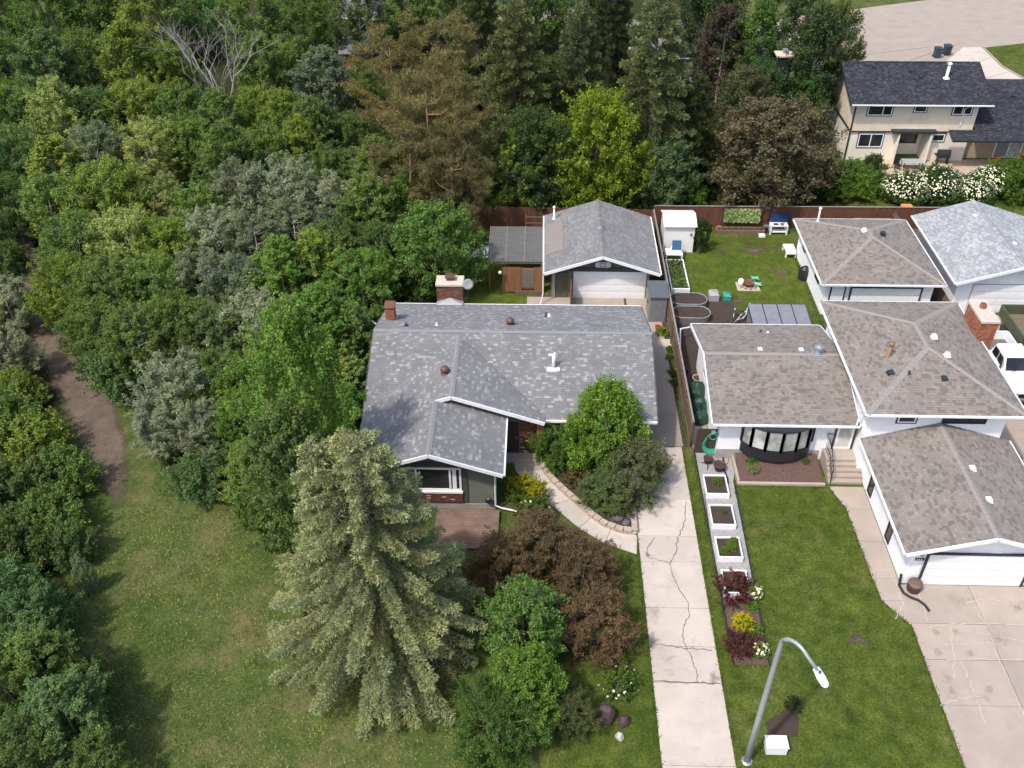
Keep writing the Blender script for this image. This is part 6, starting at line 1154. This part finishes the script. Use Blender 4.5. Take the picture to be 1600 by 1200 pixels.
# ------------------------------------------------------------------ cream house yard
def grill(label, x, y):
    t = thing('grill', label, 'grill', (x, y, 0)); obj('body', MB().bbox(x-.5, x+.5, y-.25, y+.25, .6, .95, .03), M_black, t); obj('hood', MB().extrude([(x-.5, y-.25, .95), (x-.5, y+.25, .95), (x-.5, y+.22, 1.2), (x-.5, y-.05, 1.25)], (1.0, 0, 0)), M_black, t)
    for dx in (-.42, .42): obj('leg', MB().box(x+dx-.03, x+dx+.03, y-.2, y+.2, 0, .6), M_black, t)
    obj('side_shelf', MB().box(x-.75, x-.52, y-.2, y+.2, .85, .88), M_black, t)
grill('black barbecue against the cream house wall', 34.0, 74.4)
pt = thing('patio_table', 'grey glass patio table beside the white-flowered bushes', 'table', (31.1, 73.4, 0)); obj('top', MB().bbox(30.3, 32.0, 72.95, 73.8, .68, .72, .01), mat('grey glass top', (.35, .37, .4), .2), pt)
for x in (30.4, 31.9):
    for y in (73.05, 73.7): obj('leg', MB().box(x-.03, x+.03, y-.03, y+.03, 0, .68), M_black, pt)
def chair(label, x, y, m, g=None):
    t = thing('patio_chair', label, 'chair', (x, y, 0), g); obj('seat', MB().bbox(x-.25, x+.25, y-.25, y+.25, .4, .45, .01), m, t); obj('backrest', MB().box(x-.25, x+.25, y+.22, y+.27, .45, .95), m, t)
    for dx in (-.22, .22):
        for dy in (-.22, .22): obj('leg', MB().box(x+dx-.02, x+dx+.02, y+dy-.02, y+dy+.02, 0, .4), m, t)
M_red = mat('red plastic', (.55, .03, .02), .5); chair('dark patio chair at the left end of the patio table', 29.9, 73.3, M_black); chair('red chair under the cream house\'s patio doors', 38.2, 73.6, M_red); q = S(1598, 250, .5); chair('red chair at the right edge near the patio doors', q.x, q.y, M_red)
def bin_(label, x, y, m):
    t = thing('wheelie_bin', label, 'bin', (x, y, 0), 'bins on the back street'); obj('body', MB().add([(x-.28, y-.3, .05), (x+.28, y-.3, .05), (x+.28, y+.3, .05), (x-.28, y+.3, .05), (x-.34, y-.38, 1.0), (x+.34, y-.38, 1.0), (x+.34, y+.38, 1.0), (x-.34, y+.38, 1.0)], [(0, 3, 2, 1), (4, 5, 6, 7), (0, 1, 5, 4), (1, 2, 6, 5), (2, 3, 7, 6), (3, 0, 4, 7)]), m, t); obj('lid', MB().bbox(x-.37, x+.37, y-.42, y+.4, 1.0, 1.08, .03), mat('bin lid', (.02, .03, .05), .5), t)
    for dx in (-.26, .26): obj('wheel', MB().lathe([(.12, -.03), (.12, .03)], (0, 0, 0), 10).xf(Matrix.Translation((x+dx*1.2, y+.32, .12)) @ Matrix.Rotation(math.pi/2, 4, 'Y')), M_black, t)
q = S(1463, 90); bin_('wheelie bin standing on the back street, taller one', q.x, q.y, mat('bin blue', (.03, .05, .08), .5)); q = S(1478, 86); bin_('wheelie bin on the back street, right one', q.x, q.y, M_black)
# ------------------------------------------------------------------ vehicles
def pickup(label, x, y, m, name='pickup_truck'):
    """nose towards -y, centre of the cab roof at (x, y)"""
    t = thing(name, label, 'truck', (x, y, 0)); W_ = .98
    def loft(secs):
        V = []; F = []
        for yy, pr in secs: V += [(x+a, y+yy, z) for a, z in pr]
        n = len(secs[0][1])
        for i in range(len(secs)-1):
            for k in range(n): F.append((i*n+k, i*n+(k+1) % n, (i+1)*n+(k+1) % n, (i+1)*n+k))
        F += [tuple(range(n)), tuple((len(secs)-1)*n+k for k in range(n))[::-1]]; return MB().add(V, F)
    def sec(w_, z0, z1, b=.1): return [(-w_, z0), (w_, z0), (w_, z1-b), (w_-b, z1), (-w_+b, z1), (-w_, z1-b)]
    obj('body', loft([(-2.75, sec(.86, .45, .85)), (-2.6, sec(.95, .4, 1.0)), (-1.25, sec(.98, .4, 1.15)), (1.0, sec(.98, .4, 1.15)), (1.02, sec(.98, .4, 1.15))]), m, t)
    obj('cab', loft([(-1.2, sec(.9, 1.14, 1.17, .02)), (-.55, sec(.78, 1.14, 1.84, .08)), (.75, sec(.76, 1.14, 1.86, .08)), (.98, sec(.84, 1.14, 1.3, .05))]), m, t)
    wsh = obj('windshield', MB().add([(x-.8, y-1.17, 1.2), (x+.8, y-1.17, 1.2), (x+.68, y-.6, 1.8), (x-.68, y-.6, 1.8)], [(0, 1, 2, 3)]), M_glass, t); obj('wiper', MB().bar((x-.5, y-1.18, 1.215), (x+.1, y-1.1, 1.3), .02), M_black, wsh)
    for s in (-1, 1):
        obj('side_window', MB().add([(x+s*.875, y-.75, 1.24), (x+s*.845, y+.0, 1.24), (x+s*.8, y+.0, 1.74), (x+s*.815, y-.5, 1.74)], [(0, 1, 2, 3)]), M_glass, t); obj('side_window', MB().add([(x+s*.845, y+.1, 1.24), (x+s*.86, y+.75, 1.24), (x+s*.795, y+.68, 1.74), (x+s*.8, y+.1, 1.74)], [(0, 1, 2, 3)]), M_glass, t)
        obj('bed_side', MB().bbox(x+s*.94-.05, x+s*.94+.05, y+1.03, y+2.9, .5, 1.25, .02), m, t); obj('mirror', MB().bbox(x+s*1.08-.1, x+s*1.08+.1, y-.95, y-.85, 1.2, 1.42, .03), M_black, t); obj('headlight', MB().bbox(x+s*.7-.18, x+s*.7+.18, y-2.79, y-2.7, .7, .86, .02), M_glass2, t)
        for yy in (-1.75, 1.85):
            wl_ = obj('wheel', MB().lathe([(.2, -.13), (.37, -.13), (.39, 0), (.37, .13), (.2, .13)], (0, 0, 0), 16).xf(Matrix.Translation((x+s*.86, y+yy, .39)) @ Matrix.Rotation(math.pi/2, 4, 'Y')), M_black, t); obj('rim', MB().lathe([(.2, -.02), (.2, .02)], (0, 0, 0), 10).xf(Matrix.Translation((x+s*.99, y+yy, .39)) @ Matrix.Rotation(math.pi/2, 4, 'Y')), M_steel, wl_)
    obj('bed_floor', MB().box(x-.9, x+.9, y+1.03, y+2.9, .55, .65), mat('bed liner', (.12, .11, .11), .8, .3), t); obj('tailgate', MB().bbox(x-.93, x+.93, y+2.9, y+2.97, .5, 1.25, .02), m, t); obj('grille', MB().box(x-.5, x+.5, y-2.78, y-2.72, .55, .8), M_black, t); obj('bumper', MB().bbox(x-.95, x+.95, y-2.9, y-2.74, .35, .55, .03), M_steel, t)
    return t
pickup('white pickup truck parked right of the white house', 28.1, 45.0, mat('white car paint', (.8, .8, .8), .25, .03))
M_army = mat('army green', (.07, .085, .045), .6, .15, 3)
At = thing('army_truck', 'olive-green cargo truck with open bed behind the white pickup', 'truck', (30.4, 48.2, 0)); x, y = 30.35, 48.2
for s in (-1, 1): obj('bed_side', MB().bbox(x+s*1.0-.05, x+s*1.0+.05, y-1.6, y+1.9, 1.0, 1.75, .02), M_army, At)
obj('bed_floor', MB().box(x-.95, x+.95, y-1.6, y+1.9, .95, 1.05), mat('bed planks', (.14, .12, .08), .9, .3), At); obj('tailgate', MB().bbox(x-1.0, x+1.0, y+1.9, y+1.98, 1.0, 1.75, .02), M_army, At); obj('cab', MB().bbox(x-.98, x+.98, y-3.3, y-1.65, .7, 2.1, .15), M_army, At); obj('hood', MB().bbox(x-.8, x+.8, y-4.6, y-3.3, .7, 1.4, .1), M_army, At); obj('windshield', MB().box(x-.8, x+.8, y-3.33, y-3.305, 1.5, 1.95), M_glass, At)
for s in (-1, 1):
    for yy in (-3.9, .8): obj('wheel', MB().lathe([(.25, -.15), (.46, -.15), (.48, 0), (.46, .15), (.25, .15)], (0, 0, 0), 16).xf(Matrix.Translation((x+s*.85, y+yy, .48)) @ Matrix.Rotation(math.pi/2, 4, 'Y')), M_black, At)
    obj('fender', MB().bbox(x+s*.95-.2, x+s*.95+.2, y-4.5, y-3.4, .85, 1.0, .05), M_army, At)
pickup('black pickup parked nose-out in front of the white one', 28.6, 38.6, mat('black car paint', (.012, .013, .016), .2, .1))
Mo = thing('motorcycle', 'motorcycle parked at the right edge below the black pickup', 'motorcycle', (25.4, 36.8, 0)); x, y = 25.55, 36.9
for dy in (-.65, .65): wh = obj('wheel', MB().lathe([(.17, -.06), (.3, -.06), (.31, 0), (.3, .06), (.17, .06)], (0, 0, 0), 16).xf(Matrix.Translation((x, y+dy, .31)) @ Matrix.Rotation(math.pi/2, 4, 'Y')), M_black, Mo); obj('rim', MB().lathe([(.17, -.03), (.17, .03)], (0, 0, 0), 12).xf(Matrix.Translation((x, y+dy, .31)) @ Matrix.Rotation(math.pi/2, 4, 'Y')), M_steel, wh)
obj('engine', MB().bbox(x-.18, x+.18, y-.3, y+.25, .25, .6, .05), M_steel, Mo); obj('tank', MB().bbox(x-.14, x+.14, y-.35, y+.1, .62, .85, .08), M_black, Mo); obj('seat', MB().bbox(x-.14, x+.14, y+.1, y+.7, .62, .74, .04), M_black, Mo); obj('fork', MB().tube([(x-.08, y-.65, .31), (x-.06, y-.4, .95)], .025, 6).tube([(x+.08, y-.65, .31), (x+.06, y-.4, .95)], .025, 6), M_steel, Mo); obj('handlebar', MB().tube([(x-.36, y-.3, 1.0), (x, y-.4, .95), (x+.36, y-.3, 1.0)], .02, 6), M_steel, Mo)
